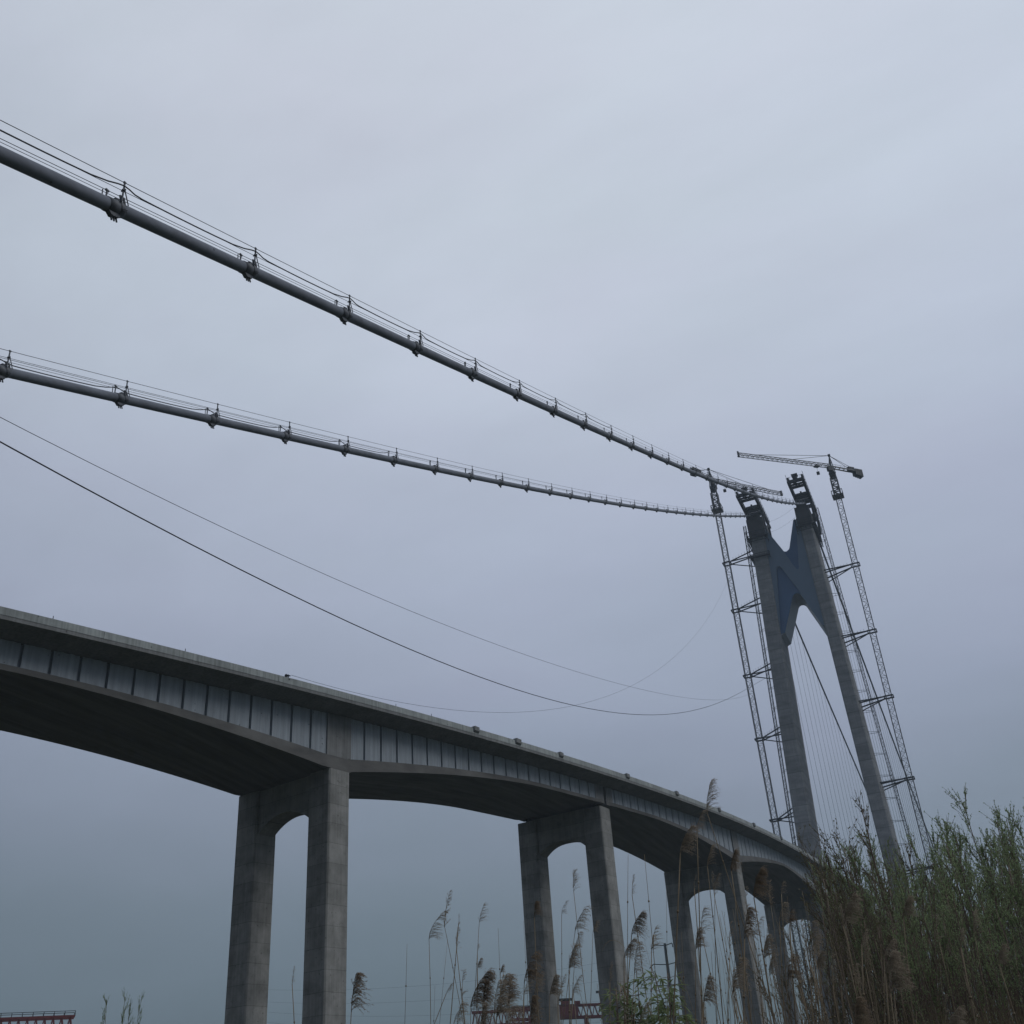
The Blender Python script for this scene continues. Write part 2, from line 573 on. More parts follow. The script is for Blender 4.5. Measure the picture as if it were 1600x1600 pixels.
# ------------------------------------------------------------------ tower
tw = empty('bridge_tower', 'tall concrete H-shaped suspension tower braced by a blue steel N panel', 'bridge tower', (-41, 404, 0))
TO = Vector((-41, 404, 0))
S0, S1 = 396.0, 412.0
def lin(z, z0, v0, z1, v1):
    return v0 + (v1 - v0) * (z - z0) / (z1 - z0)
def leg_edges(i, z):
    if i == 0:
        return lin(z, 211, -52.75, 77.5, -58.1), lin(z, 209.5, -47.1, 76.7, -52.3)
    return lin(z, 209.5, -32.95, 83.4, -30.7), lin(z, 208, -28.2, 82, -25.35)
for i in (0, 1):
    mb = MB()
    secs = []
    for z in (-EYE, 60, 120, 170, 204):
        a, b = leg_edges(i, z)
        c = .55
        secs.append([Vector((x, y, z + EYE)) - TO for x, y in ((a + c, S0), (b - c, S0), (b, S0 + c), (b, S1 - c), (b - c, S1), (a + c, S1), (a, S1 - c), (a, S0 + c))])
    mb.loft(secs)
    mb.build('tower_leg', MAT['leg'], tw, True)
    mb = MB()
    a, b = leg_edges(i, 208)
    mb.box(a - .5 + 41, b + .5 + 41, S0 - .6 - 404, S1 + .6 - 404, 204 + EYE, 212.2 + EYE)
    mb.box(a + .6 + 41, b - .6 + 41, S0 + 1 - 404, S1 - 1 - 404, 212.2 + EYE, 214.4 + EYE)
    mb.build('saddle_block', MAT['cap'], tw)
def prism(poly, y0, y1):
    mb = MB()
    n = len(poly)
    vs = [Vector((x, y, z + EYE)) - TO for y in (y0, y1) for x, z in poly]
    mb.add(vs, [tuple(range(n)), tuple(range(2 * n - 1, n - 1, -1))] + [(k, (k + 1) % n, n + (k + 1) % n, n + k) for k in range(n)])
    return mb
outline = [(-48.6, 208.6), (-47.2, 208.6), (-41.7, 196.3), (-41.3, 195.5), (-40.8, 195.1), (-40.2, 195.0), (-39.6, 195.2), (-39.1, 195.7), (-38.7, 196.5), (-34.9, 208.2), (-33.1, 208.2), (-31.5, 206),
           (-31.2, 160.3), (-32.6, 160.2), (-33.2, 161.2), (-38.1, 174.4), (-38.6, 175.4), (-39.3, 176.0), (-40.2, 176.2), (-41.0, 175.9), (-41.6, 175.2), (-47.4, 161.0), (-48.9, 160.3), (-50.5, 162), (-49.5, 190)]
nband = [(-48.4, 208.59), (-47.19, 208.59), (-41.35, 195.4), (-38.75, 188.1), (-37.7, 186.0), (-37.1, 185.8), (-36.75, 186.6), (-33.65, 208.19), (-33.1, 208.19), (-31.6, 205.9),
         (-31.3, 160.4), (-32.59, 160.22), (-33.19, 161.2), (-38.09, 174.4), (-38.75, 176.9), (-43.3, 188.0), (-44.2, 189.2), (-45.1, 188.9), (-45.5, 187.8), (-48.7, 163.6), (-49.1, 162.2), (-50.3, 163), (-49.4, 190)]
prism(outline, 397.9, 410.6).build('crossbeam_body', MAT['side'], tw, True)
for rec in ([(-42.5, 196.6), (-41.0, 195.2), (-40.2, 195.02), (-39.1, 195.75), (-38.72, 196.5), (-34.92, 208.19), (-33.3, 208.15), (-34.5, 194.0), (-36.2, 185.0), (-38.2, 185.2), (-39.6, 187.5)],
            [(-46.0, 189.5), (-43.0, 189.8), (-37.6, 175.0), (-38.62, 175.42), (-39.3, 176.02), (-40.2, 176.22), (-41.0, 175.92), (-41.6, 175.22), (-47.42, 161.0), (-49.5, 160.9), (-49.6, 163.0)]):
    prism(rec, 397.72, 397.9).build('recessed_panel', MAT['panel'], tw, True)
prism(nband, 396.9, 397.9).build('crossbeam_band', MAT['band'], tw, True)
prism(nband, 410.6, 411.6).build('crossbeam_band', MAT['band'], tw, True)

mb = MB()
mb.box(-52.2 + 41, -30.6 + 41, 397.2 - 404, 410.8 - 404, 45.5 + EYE, 52.3 + EYE)
mb.build('lower_crossbeam', MAT['leg'], tw)

# steel portal frames used to lift on each leg
def hoist_frame(t0, t1, zb, lab):
    fr = empty('lifting_frame', lab, 'lifting frame', ((t0 + t1) / 2, 400, 212 + EYE), 'lifting frames on the tower head')
    O = Vector(((t0 + t1) / 2, 400, 212 + EYE))
    hw = (t1 - t0) / 2
    def V(x, s, z):
        return Vector((x, s - 400, z - 212))
    for x in (-hw + .5, hw - .5):
        mb = MB()
        mb.box(x - .5, x + .5, 380 - 400, 414 - 400, zb - 212, zb + .9 - 212)
        mb.box(x - .45, x + .45, 381 - 400, 413 - 400, zb + 2.2 - 212, zb + 2.9 - 212)
        for k in range(11):
            s = 380.5 + 3.2 * k
            mb.bar(V(x, s, zb + .5), V(x, s, zb + 2.6), .35)
            if k < 10:
                mb.bar(V(x, s, zb + .5), V(x, s + 3.2, zb + 2.6), .25)
        mb.build('side_truss', MAT['dark_steel'], fr)
        mb = MB()
        for s in (397.5, 410):
            mb.bar(V(x, s, 205), V(x, s, zb + .1), .9)
        mb.bar(V(x, 397.5, 206), V(x, 410, zb), .5)
        mb.build('column', MAT['dark_steel'], fr)
    for s, w, h in ((380.6, 1.5, 1.0), (383.2, .5, .7), (385.6, .9, .9), (393.2, 1.8, 1.1), (395.6, .9, .8), (399.5, 2.4, 1.2), (404.5, 1.4, 1.2), (412.8, 1.2, 1.0)):
        mb = MB()
        mb.box(-hw + .8, hw - .8, s - w / 2 - 400, s + w / 2 - 400, zb + .05 - 212, zb + .05 + h - 212)
        mb.build('cross_girder', MAT['dark_steel'], fr)
    rnd = random.Random(7)
    for k in range(7):
        mb = MB()
        x = rnd.uniform(-hw + 1, hw - 1)
        s = (381.8, 384.5, 392, 394.5, 397.5, 401.5, 384.4)[k]
        mb.box(x - .35, x + .35, s - .5 - 400, s + .5 - 400, zb + .1 - 212, zb + rnd.uniform(1, 2) - 212)
        mb.build('winch', MAT['dark_steel'], fr)
    mb = MB()
    mb.box(-.9, .9, 380.3 - 400, 382.6 - 400, zb + 1 - 212, zb + 3.3 - 212)
    mb.box(-1.2, 1.2, 380.1 - 400, 382.8 - 400, zb + 3.3 - 212, zb + 3.6 - 212)
    mb.build('operator_cabin', MAT['dark_steel'], fr)
    mb = MB()
    for x in (-hw, hw):
        for k in range(12):
            mb.bar(V(x, 380 + 3 * k, zb + 2.8), V(x, 380 + 3 * k, zb + 3.9), .08)
        mb.bar(V(x, 380, zb + 3.9), V(x, 413, zb + 3.9), .08)
    for k in range(6):
        x = -hw + 2 * hw * k / 5
        mb.bar(V(x, 380, zb + 1), V(x, 380, zb + 2.4), .08)
    mb.bar(V(-hw, 380, zb + 2.4), V(hw, 380, zb + 2.4), .08)
    mb.build('guard_rail', MAT['dark_steel'], fr)
    return fr
hoist_frame(-53.4, -46.0, 215.3, 'dark steel lifting frame on the tower leg where the lower cable ends')
hoist_frame(-32.6, -25.9, 215.5, 'dark steel lifting frame on the tower leg where the higher cable ends')

def platform(i, z, h, lab, grow=1.3):
    a, b = leg_edges(i, z)
    p = empty('work_platform', lab, 'work platform', ((a + b) / 2, 404, z + EYE), 'scaffold platforms around the tower legs')
    hw = (b - a) / 2
    hd = 8.0
    fl, rl = MB(), MB()
    for x0, x1, y0, y1 in ((-hw - grow, -hw - .05, -hd - grow, hd + grow), (hw + .05, hw + grow, -hd - grow, hd + grow), (-hw - .05, hw + .05, -hd - grow, -hd - .05), (-hw - .05, hw + .05, hd + .05, hd + grow)):
        fl.box(x0, x1, y0, y1, -.25, 0)
    for k in range(9):
        y = -hd - grow + (2 * hd + 2 * grow) * k / 8
        for sx in (-1, 1):
            x = sx * (hw + grow)
            rl.bar((x, y, -h * .45), (x, y, h * .55), .16)
            rl.bar((x, y, -h * .45), (sx * (hw + .1), y, -.2), .2)
    for k in range(5):
        x = -hw - grow + 2 * (hw + grow) * k / 4
        for y in (-hd - grow, hd + grow):
            rl.bar((x, y, -h * .3), (x, y, h * .5), .16)
    for q in (-.4, .15, .5):
        for sx in (-1, 1):
            rl.bar((sx * (hw + grow), -hd - grow, h * q), (sx * (hw + grow), hd + grow, h * q), .22)
        for y in (-hd - grow, hd + grow):
            rl.bar((-hw - grow, y, h * q * .9), (hw + grow, y, h * q * .9), .2)
    fl.build('platform_floor', MAT['dark_steel'], p)
    rl.build('scaffold', MAT['dark_steel'], p)
platform(0, 203.5, 5.5, 'dark scaffold platform just below the head of the tower leg closer to the deck')
platform(1, 203.5, 6.5, 'dark scaffold platform just below the head of the tower leg under the higher cable')
platform(0, 195.0, 2.2, 'narrow dark bracket platform high on the tower leg level with the uppermost crane tie', .9)

# ------------------------------------------------------------------ tower cranes
def lattice(mb, a, b, w, step, chord, brace, dirs=None):
    """square lattice column from a to b"""
    a, b = Vector(a), Vector(b)
    d = (b - a).normalized()
    x = (Vector((1, 0, 0)) - d * d.x).normalized() if abs(d.x) < .9 else (Vector((0, 1, 0)) - d * d.y).normalized()
    y = d.cross(x)
    L = (b - a).length
    n = max(1, round(L / step))
    cs = [(x * sx + y * sy) * (w / 2) for sx, sy in ((-1, -1), (1, -1), (1, 1), (-1, 1))]
    for c in cs:
        mb.bar(a + c, b + c, chord)
    for k in range(n + 1):
        p = a + d * (L * k / n)
        q = a + d * (L * min(k + 1, n) / n)
        for i in range(4):
            j = (i + 1) % 4
            mb.bar(p + cs[i], p + cs[j], brace)
            if k < n:
                if (k + i) % 2:
                    mb.bar(p + cs[i], q + cs[j], brace)
                else:
                    mb.bar(p + cs[j], q + cs[i], brace)

def crane(t, s, z_cage, z_top, jib_to, counter_to, ties, leg, lab, side):
    base = Vector((t, s, 0))
    cr = empty('tower_crane', lab, 'tower crane', base, 'tower cranes beside the bridge tower')
    mb = MB()
    lattice(mb, (0, 0, 0), (0, 0, z_top + EYE), 2.1, 2.6, .25, .11)
    mb.build('mast', MAT['crane'], cr)
    mb = MB()
    zc = z_cage + EYE
    lattice(mb, (0, 0, zc), (0, 0, zc + 8.6), 2.7, 1.9, .28, .2)
    for zz in (.2, 2.2):
        for y in (-2.1, 2.1):
            mb.bar((-2.1, y, zc + zz), (2.1, y, zc + zz), .26)
            mb.bar((y, -2.1, zc + zz), (y, 2.1, zc + zz), .26)
    mb.box(-2.1, 2.1, -2.1, 2.1, zc - .1, zc + .08)
    for x in (-2.1, 2.1):
        for y in (-2.1, 2.1):
            mb.bar((x, y, zc), (x, y, zc + 2.4), .2)
    mb.build('climbing_cage', MAT['crane'], cr)
    zt = z_top + EYE
    mb = MB()
    mb.box(-1.3, 1.3, -1.3, 1.3, zt - .6, zt + .5)
    mb.tube([(0, 0, zt - 2.0), (0, 0, zt - .6)], [1.0, 1.4], 12)
    mb.tube([(0, 0, zt + .5), (0, 0, zt + 3.0)], [1.0, .9], 12)
    mb.build('slewing_unit', MAT['dark_steel'], cr)
    mb = MB()
    J = Vector(jib_to) - Vector((t, s, jib_to[2]))
    J.z = 0
    jl = J.length
    jd = J.normalized()
    jz = zt + 3.6
    jn = Vector((-jd.y, jd.x, 0))
    apex = Vector((0, 0, zt + 9.4)) + jd * -.6
    # tower head
    hb = MB()
    for c in (jd * 1 + jn * .9, jd * 1 - jn * .9, -jd * 1 + jn * .9, -jd * 1 - jn * .9):
        hb.bar(Vector((0, 0, zt + .4)) + c, apex, .3)
    for q in (.35, .6, .8):
        for s1, s2 in (((1, .9), (1, -.9)), ((1, -.9), (-1, -.9)), ((-1, -.9), (-1, .9)), ((-1, .9), (1, .9))):
            p1 = Vector((0, 0, zt + .4)) + jd * s1[0] + jn * s1[1]
            p2 = Vector((0, 0, zt + .4)) + jd * s2[0] + jn * s2[1]
            hb.bar(p1.lerp(apex, q), p2.lerp(apex, q), .14)
    hb.box(apex.x - .5, apex.x + .5, apex.y - .5, apex.y + .5, apex.z - .3, apex.z + .5)
    hb.build('tower_head', MAT['dark_steel'], cr)
    # triangular jib
    n = int(jl / 2.2)
    p0 = Vector((0, 0, jz))
    for c in (jn * .8, -jn * .8):
        mb.bar(p0 + c, p0 + c + jd * jl, .2)
    ridge = Vector((0, 0, 1.5))
    mb.bar(p0 + ridge, p0 + ridge + jd * jl, .22)
    for k in range(n):
        a, b, m = p0 + jd * (jl * k / n), p0 + jd * (jl * (k + 1) / n), p0 + ridge + jd * (jl * (k + .5) / n)
        for c in (jn * .8, -jn * .8):
            mb.bar(a + c, m, .12)
            mb.bar(b + c, m, .12)
        mb.bar(a + jn * .8, a - jn * .8, .12)
        mb.bar(a + jn * .8, b - jn * .8, .1)
    mb.box(*[v for i in (0, 1) for v in sorted(((jd * (jl - .5) - jn * .9)[i], (jd * (jl + .2) + jn * .9)[i]))], jz - .2, jz + 1.7)
    mb.build('jib', MAT['crane'], cr)
    mb = MB()
    tr = p0 + jd * (jl * .16) + Vector((0, 0, -.5))
    mb.bar(tr - jd * 1, tr + jd * 1, 1.5, .5)
    mb.bar(tr, tr - Vector((0, 0, 2.6)), .08)
    hk = tr - Vector((0, 0, 3.2))
    mb.box(hk.x - .6, hk.x + .6, hk.y - .4, hk.y + .4, hk.z - .7, hk.z + .5)
    mb.build('trolley_hook', MAT['dark_steel'], cr)
    # counter jib
    K = Vector(counter_to) - Vector((t, s, counter_to[2]))
    K.z = 0
    kl = K.length
    kd = K.normalized()
    mb = MB()
    for c in (jn * .8, -jn * .8):
        mb.bar(p0 + c, p0 + c + kd * kl, .3, .5)
        mb.bar(p0 + c + Vector((0, 0, 1.1)), p0 + c + kd * kl + Vector((0, 0, 1.1)), .09)
        for k in range(8):
            q = p0 + c + kd * (kl * k / 7)
            mb.bar(q, q + Vector((0, 0, 1.1)), .09)
    for k in range(8):
        q = p0 + kd * (kl * k / 7)
        mb.bar(q + jn * .8, q - jn * .8, .25)
    mb.build('counter_jib', MAT['crane'], cr)
    mb = MB()
    for k in range(4):
        q = p0 + kd * (kl - .6 - k * .95)
        mb.bar(q + Vector((0, 0, .8)), q - Vector((0, 0, 2.5 - .2 * k)), 2.2, .8, up=kd)
    mb.build('counterweight', MAT['dark_steel'], cr)
    mb = MB()
    q = p0 + kd * (kl - 5.2)
    mb.bar(q - kd * 1.4 + Vector((0, 0, .9)), q + kd * 1.4 + Vector((0, 0, .9)), 1.4, 1.6)
    mb.build('winch_house', MAT['dark_steel'], cr)
    mb = MB()
    q = Vector((0, 0, zt + 1.6)) + jd * 1.9 + jn * 1.5
    mb.bar(q - jd * 1, q + jd * 1, 1.4, 2.1)
    mb.build('cab', MAT['dark_steel'], cr)
    for q in (p0 + ridge + jd * jl * .42, p0 + ridge + jd * jl * .82, p0 + kd * (kl - 3.2) + Vector((0, 0, .3)) + jn * .7, p0 + kd * (kl - 3.2) + Vector((0, 0, .3)) - jn * .7):
        mb = MB()
        mb.bar(apex, q, .13)
        mb.build('tie_bar', MAT['wire'], cr)
    # ties to the tower leg
    for z in ties:
        a, b = leg_edges(leg, z)
        xe = (a if side > 0 else b)
        ex = xe - t
        mb = MB()
        zz = z + EYE
        for y in (-1.6, 1.6):
            mb.bar((-1.6, y, zz), (1.6, y, zz), .34, .5)
            mb.bar((y, -1.6, zz), (y, 1.6, zz), .34, .5)
        mb.bar((side * 1.4, -1.4, zz), (ex, -3.4 + 404 - s, zz + (3.6 if side > 0 else 0)), .35, .42)
        mb.bar((side * 1.4, 1.4, zz), (ex, 2.0 + 404 - s, zz + (3.6 if side > 0 else 0)), .34, .45)
        mb.bar((side * 1.4, -1.4, zz), (ex, -6.4 + 404 - s, zz - .3), .34, .4)
        mb.bar((side * 1.4, 1.4, zz), (ex, 5.4 + 404 - s, zz - .3), .3)
        pl = MB()
        for k in range(7):
            f = .15 + .12 * k
            pa = Vector((side * 1.4, -1.4, zz)).lerp(Vector((ex, -3.4 + 404 - s, zz + (3.6 if side > 0 else 0))), f)
            mb.bar(pa, pa + Vector((0, 0, 1.2)), .08)
        mb.build('wall_tie', MAT['dark_steel'], cr)
crane(-64.95, 400, 222.3, 233.9, (427.7, 0, 0) and (-39.9, 427.7, 0), (-70.4, 386.2, 0), (197, 175.6, 147.5, 122, 91.6, 62), 0,
      'grey tower crane standing beyond the deck, its jib seen behind the higher main cable', 1)
crane(-15.7, 400, 214.6, 225.4, (-48.1, 371.9, 0), (-4.8, 411.2, 0), (183.4, 155, 128.8, 98.4, 68), 1,
      'grey tower crane whose long jib reaches over the tower against open sky', -1)

# ------------------------------------------------------------------ passenger hoist masts clipped to the legs
def hoist_mast(top, z1, bot, leg, side, lab):
    m_dir = (Vector(top) - Vector(bot)) / (top[2] - bot[2])
    base = Vector(bot) - m_dir * bot[2]
    hm_ = empty('hoist_mast', lab, 'hoist mast', base + Vector((0, 0, 0)), 'hoist masts clipped to the tower legs')
    mb = MB()
    end = m_dir * (z1 + EYE)
    lattice(mb, (0, 0, 0), end, 1.0, 1.5, .19, .10)
    mb.build('mast', MAT['crane'], hm_)
    z = 6.0
    while z < z1 - 6:
        a, b = leg_edges(leg, z - EYE)
        x = a if side > 0 else b
        p = m_dir * z
        mb = MB()
        for y in (-.5, .5):
            mb.bar(p + Vector((0, y, 0)), (x - base.x, p.y + y * 3, z + .4), .12)
        mb.build('mast_tie', MAT['crane'], hm_)
        z += 8.1
hoist_mast((-55.6, 404, 216), 214, (-60.3, 404, 84), 0, 1, 'slim lattice hoist mast between the tower leg and the crane nearer the deck')
hoist_mast((-25.2, 404, 216), 214, (-21.0, 404, 84), 1, -1, 'slim lattice hoist mast between the outer tower leg and the crane with clear jib')

# ------------------------------------------------------------------ main cables
def main_cable(near, far_t, poly, first, nclamp, zs, lead_to, label, lead_x=.56, lead_z=1.03):
    s_n, t_n = near
    mt = (far_t - t_n) / (400 - s_n)
    def P(s):
        t = t_n + mt * (s - s_n)
        if s <= 400:
            z = ((poly[0] * s + poly[1]) * s + poly[2]) * s + poly[3]
            z0 = ((poly[0] * 400 + poly[1]) * 400 + poly[2]) * 400 + poly[3]
            z += (zs - z0) * max(0, (s - 300) / 100) ** 2
        else:
            d = s - 400
            z = zs - .285 * d + .00010 * d * d
        return Vector((t, s, z + EYE))
    org = P(400)
    mc = empty('main_cable', label, 'suspension cable', org, 'main cables of the suspension bridge')
    def q(s, dx=0, dz=0):
        return P(s) - org + Vector((dx, 0, dz))
    mb = MB()
    ss = [-74 + 6 * k for k in range(79)] + [400.0] + [406 + 8 * k for k in range(48)]
    mb.tube([q(s) for s in ss], .385, 20)
    mb.build('cable', MAT['cable'], mc)
    # clamps with hand-rail posts
    sp = 11.37
    for k in range(nclamp):
        s = first + sp * k
        if s > 399:
            break
        a, b = P(s - 1), P(s + 1)
        slope = math.atan2(b.z - a.z, b.y - a.y)
        c = link('cable_clamp', CLAMP, mc)
        c.location = q(s)
        c.rotation_euler = (slope, 0, 0)
        for pme, x in ((POST, .5), (POST_LOW, -.5)):
            h = link('handrail_post', pme, c)
            h.location = (x, (.12 if x > 0 else -.1), .2)
            h.rotation_euler = (-slope, 0, 0)
        if s < 150:
            for y in (-.36, -.16, .04):
                bo = link('clamp_bolt', BOLT, c)
                bo.location = (0, y, -.62)
            for sx in (-1, 1):
                for y in (.22, .34, .46):
                    bo = link('clamp_bolt', BOLT, c)
                    bo.location = (sx * .44, y, -.22)
                    bo.scale = (.5, .7, .6)
    posts = [first + sp * k for k in range(-8, nclamp + 1) if first + sp * k < 399]
    for x, zz, r in ((.5, 1.62, .022), (.5, .98, .018), (-.5, 1.44, .02), (-.5, 1.22, .017)):
        mb = MB()
        mb.tube([q(s, x, zz) for s in posts], r, 5)
        mb.build('hand_rope', MAT['wire'], mc)
    # electric lead slung from post to post
    mb = MB()
    pts = []
    for a in posts:
        if a > lead_to:
            break
        for f in (0, .03, .07, .12, .2, .35, .5, .65, .8, .9, .96):
            s = a + sp * f
            hump = math.exp(-(f / .055) ** 2) + math.exp(-((1 - f) / .10) ** 2)
            pts.append(q(s, lead_x, lead_z - .10 * 4 * f * (1 - f) + .30 * hump))
    mb.tube(pts, .042, 6)
    mb.build('power_lead', MAT['wire'], mc)
    # hangers of the far span
    for k in range(20):
        s = 428 + 14.5 * k
        mb = MB()
        a = q(s)
        mb.tube([a, Vector((a.x, a.y, 52 - org.z))], .055, 5)
        mb.build('hanger', MAT['wire'], mc)
    return mc
mb = MB()
mb.tube([(0, -.6, 0), (0, .6, 0)], [.425, .425], 20)
mb.tube([(0, .14, 0), (0, .18, 0), (0, .5, 0), (0, .54, 0)], [.43, .462, .462, .43], 20)
for x in (-.40, .40):
    mb.box(x - .045, x + .045, .16, .26, -.1, .62)
    mb.box(x - .045, x + .045, .42, .52, -.1, .56)
mb.box(-.16, .16, .12, .5, .3, .56)
mb.add([(x, y, z) for x in (-.14, .14) for y, z in ((-.62, -.36), (.42, -.36), (.10, -.66), (-.42, -.66))],
       [(0, 1, 2, 3), (7, 6, 5, 4), (0, 4, 5, 1), (1, 5, 6, 2), (2, 6, 7, 3), (3, 7, 4, 0)])
CLAMP = mb.mesh('cable_clamp', MAT['clamp'])
mb = MB()
mb.tube([(-.16, 0, 0), (.16, 0, 0)], .035, 8)
mb.tube([(0, 0, .07), (0, 0, -.26)], .05, 8)
BOLT = mb.mesh('clamp_bolt', MAT['clamp'])
mb = MB()
mb.bar((0, 0, 0), (0, 0, 1.44), .075)
mb.bar((0, 0, 1.1), (0, .5, .1), .05)
mb.bar((-.16, 0, .82), (.16, 0, .82), .06)
mb.box(-.05, .05, -.08, .08, 1.36, 1.46)
mb.box(-.04, .08, -.1, .1, .76, .85)
POST = mb.mesh('handrail_post', MAT['clamp'])
mb = MB()
mb.bar((0, 0, 0), (0, 0, 1.24), .075)
mb.bar((.1, -.35, .1), (.05, -.35, .95), .05)
mb.box(-.06, .06, -.12, .12, 1.16, 1.26)
POST_LOW = mb.mesh('handrail_post', MAT['clamp'])
main_cable((31, -34.0), -29.0, (2.0368e-07, 8.2499e-06, 0.424, 31.643), 30.5 - 11.37, 34, 215.6, 112, 'thick grey suspension cable, the higher of the pair, reaching the outer tower leg')
main_cable((42.5, -55.7), -51.9, (-3.4595e-09, 0.00012072, 0.41302, 31.898), 42.5 - 11.37, 33, 216.2, 98, 'thick grey suspension cable, the lower of the pair, meeting the tower above the deck', -.5, 1.02)

# ------------------------------------------------------------------ construction ropes
def rope(pts, r, label, name='steel_rope', mat='wire'):
    P = [Vector(p) for p in pts]
    s = np.array([p.y for p in P]); t = np.array([p.x for p in P]); z = np.array([p.z for p in P])
    cz = np.polyfit(s, z, min(4, len(P) - 1))
    ct = np.polyfit(s, t, 1)
    ss = np.linspace(s.min(), s.max(), 60)
    mb = MB()
    org = Vector((float(np.polyval(ct, ss[-1])), ss[-1], float(np.polyval(cz, ss[-1]))))
    mb.tube([Vector((float(np.polyval(ct, a)), a, float(np.polyval(cz, a)))) - org for a in ss], r, 5)
    o = mb.build(name, MAT[mat])
    o.location = org
    return tag(o, label, 'rope', 'ropes slung from the tower')
wb = [(42.35, -54.0, 42.86), (58.75, -54.2, 44.28), (82.93, -54.53, 46.79), (122.55, -55.04, 52.48), (162.4, -55.55, 60.88), (203.5, -56.08, 71.64), (254, -56.73, 87.93), (354.3, -58.02, 126.4), (399, -58.6, 144.9)]
rope([(t, s, z + EYE) for s, t, z in [(10, -53.6, 41.2)] + wb], .056, 'thicker of two long ropes sagging below the main cables')
wa = [(41.95, -54.0, 44.59), (62.4, -54.26, 47.54), (96.2, -54.7, 53.2), (164.2, -55.57, 67.6), (241.9, -56.6, 87.8), (312, -57.5, 109.0), (351.7, -58, 123.3)]
rope([(t, s, z + EYE) for s, t, z in [(10, -53.6, 41.5)] + wa], .026, 'thinner of two long ropes sagging below the main cables')
wc = [(93.5, -65, 45.4), (107.9, -65, 47.7), (121.2, -65, 50.5), (132.9, -65, 53.4), (159.8, -65, 61.0), (190, -65, 71.2), (227.8, -65, 87.2), (286, -65, 116.7), (344.8, -65, 152.2), (397, -65, 189)]
rope([(t, s, z + EYE) for s, t, z in wc], .022, 'thin rope from a bracket on the parapet up to the crane')
for (p, q_, r_, lab) in (((-46.5, 402, 214), (-33.5, 402, 218), .028, 'upper of two thin lines strung between the tower leg heads'), ((-47.5, 402, 209), (-33.5, 402, 213.5), .028, 'lower of two thin lines strung between the tower leg heads')):
    mb = MB()
    p, q_ = Vector(p), Vector(q_)
    mb.tube([p.lerp(q_, f) - p - Vector((0, 0, 1.2 * 4 * f * (1 - f))) for f in (0, .15, .3, .5, .7, .85, 1)], r_, 5)
    o = mb.build('steel_rope', MAT['wire'])
    o.location = p
    tag(o, lab, 'rope', 'thin lines across the tower')
# bracket that holds the rope on the parapet
b0 = Vector((-65, 93.5, 45.4 + EYE))
l_b = float(min(LS, key=lambda l: (pt(l, 2.8, 0).xy - b0.xy).length))
bk = pt(l_b, 2.8, ztop(l_b))
mb = MB()
mb.bar((-.25, 0, -.03), (-.25, 0, .75), .16)
mb.bar((.25, 0, -.03), (.25, 0, .6), .16)
mb.bar((-.3, 0, .5), (.55, .2, .35), .18)
mb.tube([(-.2, -.1, .48), (-.2, .1, .48)], .3, 14)
mb.bar((0, 0, 0), (.5, .1, -.35), .14)
o = mb.build('rope_bracket', MAT['dark_steel'])
o.location = bk
o.scale = (.62, .62, .62)
tag(o, 'small dark rope bracket with pulley bolted on top of the parapet', 'bracket')

# ------------------------------------------------------------------ distant things
def gantry(p0, p1, h, label, house=True, rail=True, seed=1):
    """red launching girder on two legs, p0 and p1 on its lower chord"""
    p0, p1 = Vector(p0), Vector(p1)
    org = Vector(((p0.x + p1.x) / 2, (p0.y + p1.y) / 2, 0))
    d = (p1 - p0); L = d.length; d.normalize()
    nrm = Vector((-d.y, d.x, 0)).normalized()
    o = empty('launching_gantry', label, 'launching gantry', org, 'red launching gantries')
    a0 = p0 - org
    up = Vector((0, 0, h))
    mb = MB()
    for c in (nrm * 2.0, -nrm * 2.0):
        mb.bar(a0 + c, a0 + c + d * L, .75, .8)
        mb.bar(a0 + c + up, a0 + c + up + d * L, .75, .6)
        n = max(4, int(L / 2.0))
        for k in range(n):
            a, b = a0 + c + d * (L * k / n), a0 + c + d * (L * (k + 1) / n)
            m_ = a0 + c + up + d * (L * (k + .5) / n)
            mb.bar(a, m_, .26)
            mb.bar(m_, b, .26)
    mb.build('truss', MAT['red'], o)
    for f in (.2, .8):
        mb = MB()
        q = a0 + d * (L * f)
        for c in (nrm * 2.4, -nrm * 2.4):
            mb.bar(q + c, Vector(((q + c).x, (q + c).y, 0)), 1.0)
        mb.bar(q + nrm * 2.8, q - nrm * 2.8, 1.2, .9)
        mb.build('support_leg', MAT['red'], o)
    if rail:
        mb = MB()
        for c in (nrm * 2.2, -nrm * 2.2):
            n = int(L / 2.5)
            for k in range(n + 1):
                q = a0 + c + up + d * (L * k / n)
                mb.bar(q, q + Vector((0, 0, 1.3)), .12)
            mb.bar(a0 + c + up + Vector((0, 0, 1.3)), a0 + c + up + Vector((0, 0, 1.3)) + d * L, .14)
        mb.build('guard_rail', MAT['dark_steel'], o)
    if house:
        mb = MB()
        for f, w, zz0, zz1 in ((.60, 8.5, .4, h - .4), (.72, 2.2, h, h + 1.3), (.59, 3.2, h + .3, h + 1.4)):
            q = a0 + d * (L * f)
            mb.bar(q - d * w / 2 + Vector((0, 0, (zz0 + zz1) / 2)), q + d * w / 2 + Vector((0, 0, (zz0 + zz1) / 2)), 5.2, zz1 - zz0)
        mb.build('winch_house', MAT['red'], o)
        mb = MB()
        q = a0 + d * (L * .6)
        mb.bar(q - d * 3.0 + Vector((0, 0, h + 2.1)), q + d * 2.4 + Vector((0, 0, h + 2.1)), 5.0, .45)
        q = a0 + d * (L * .98)
        mb.bar(q + Vector((0, 0, h)), q + Vector((0, 0, h + 4.5)), .6)
        mb.bar(q + Vector((0, 0, h + 4.2)) - d * 1.5, q + Vector((0, 0, h + 4.2)) + d, .8)
        mb.build('roof', MAT['dark_steel'], o)
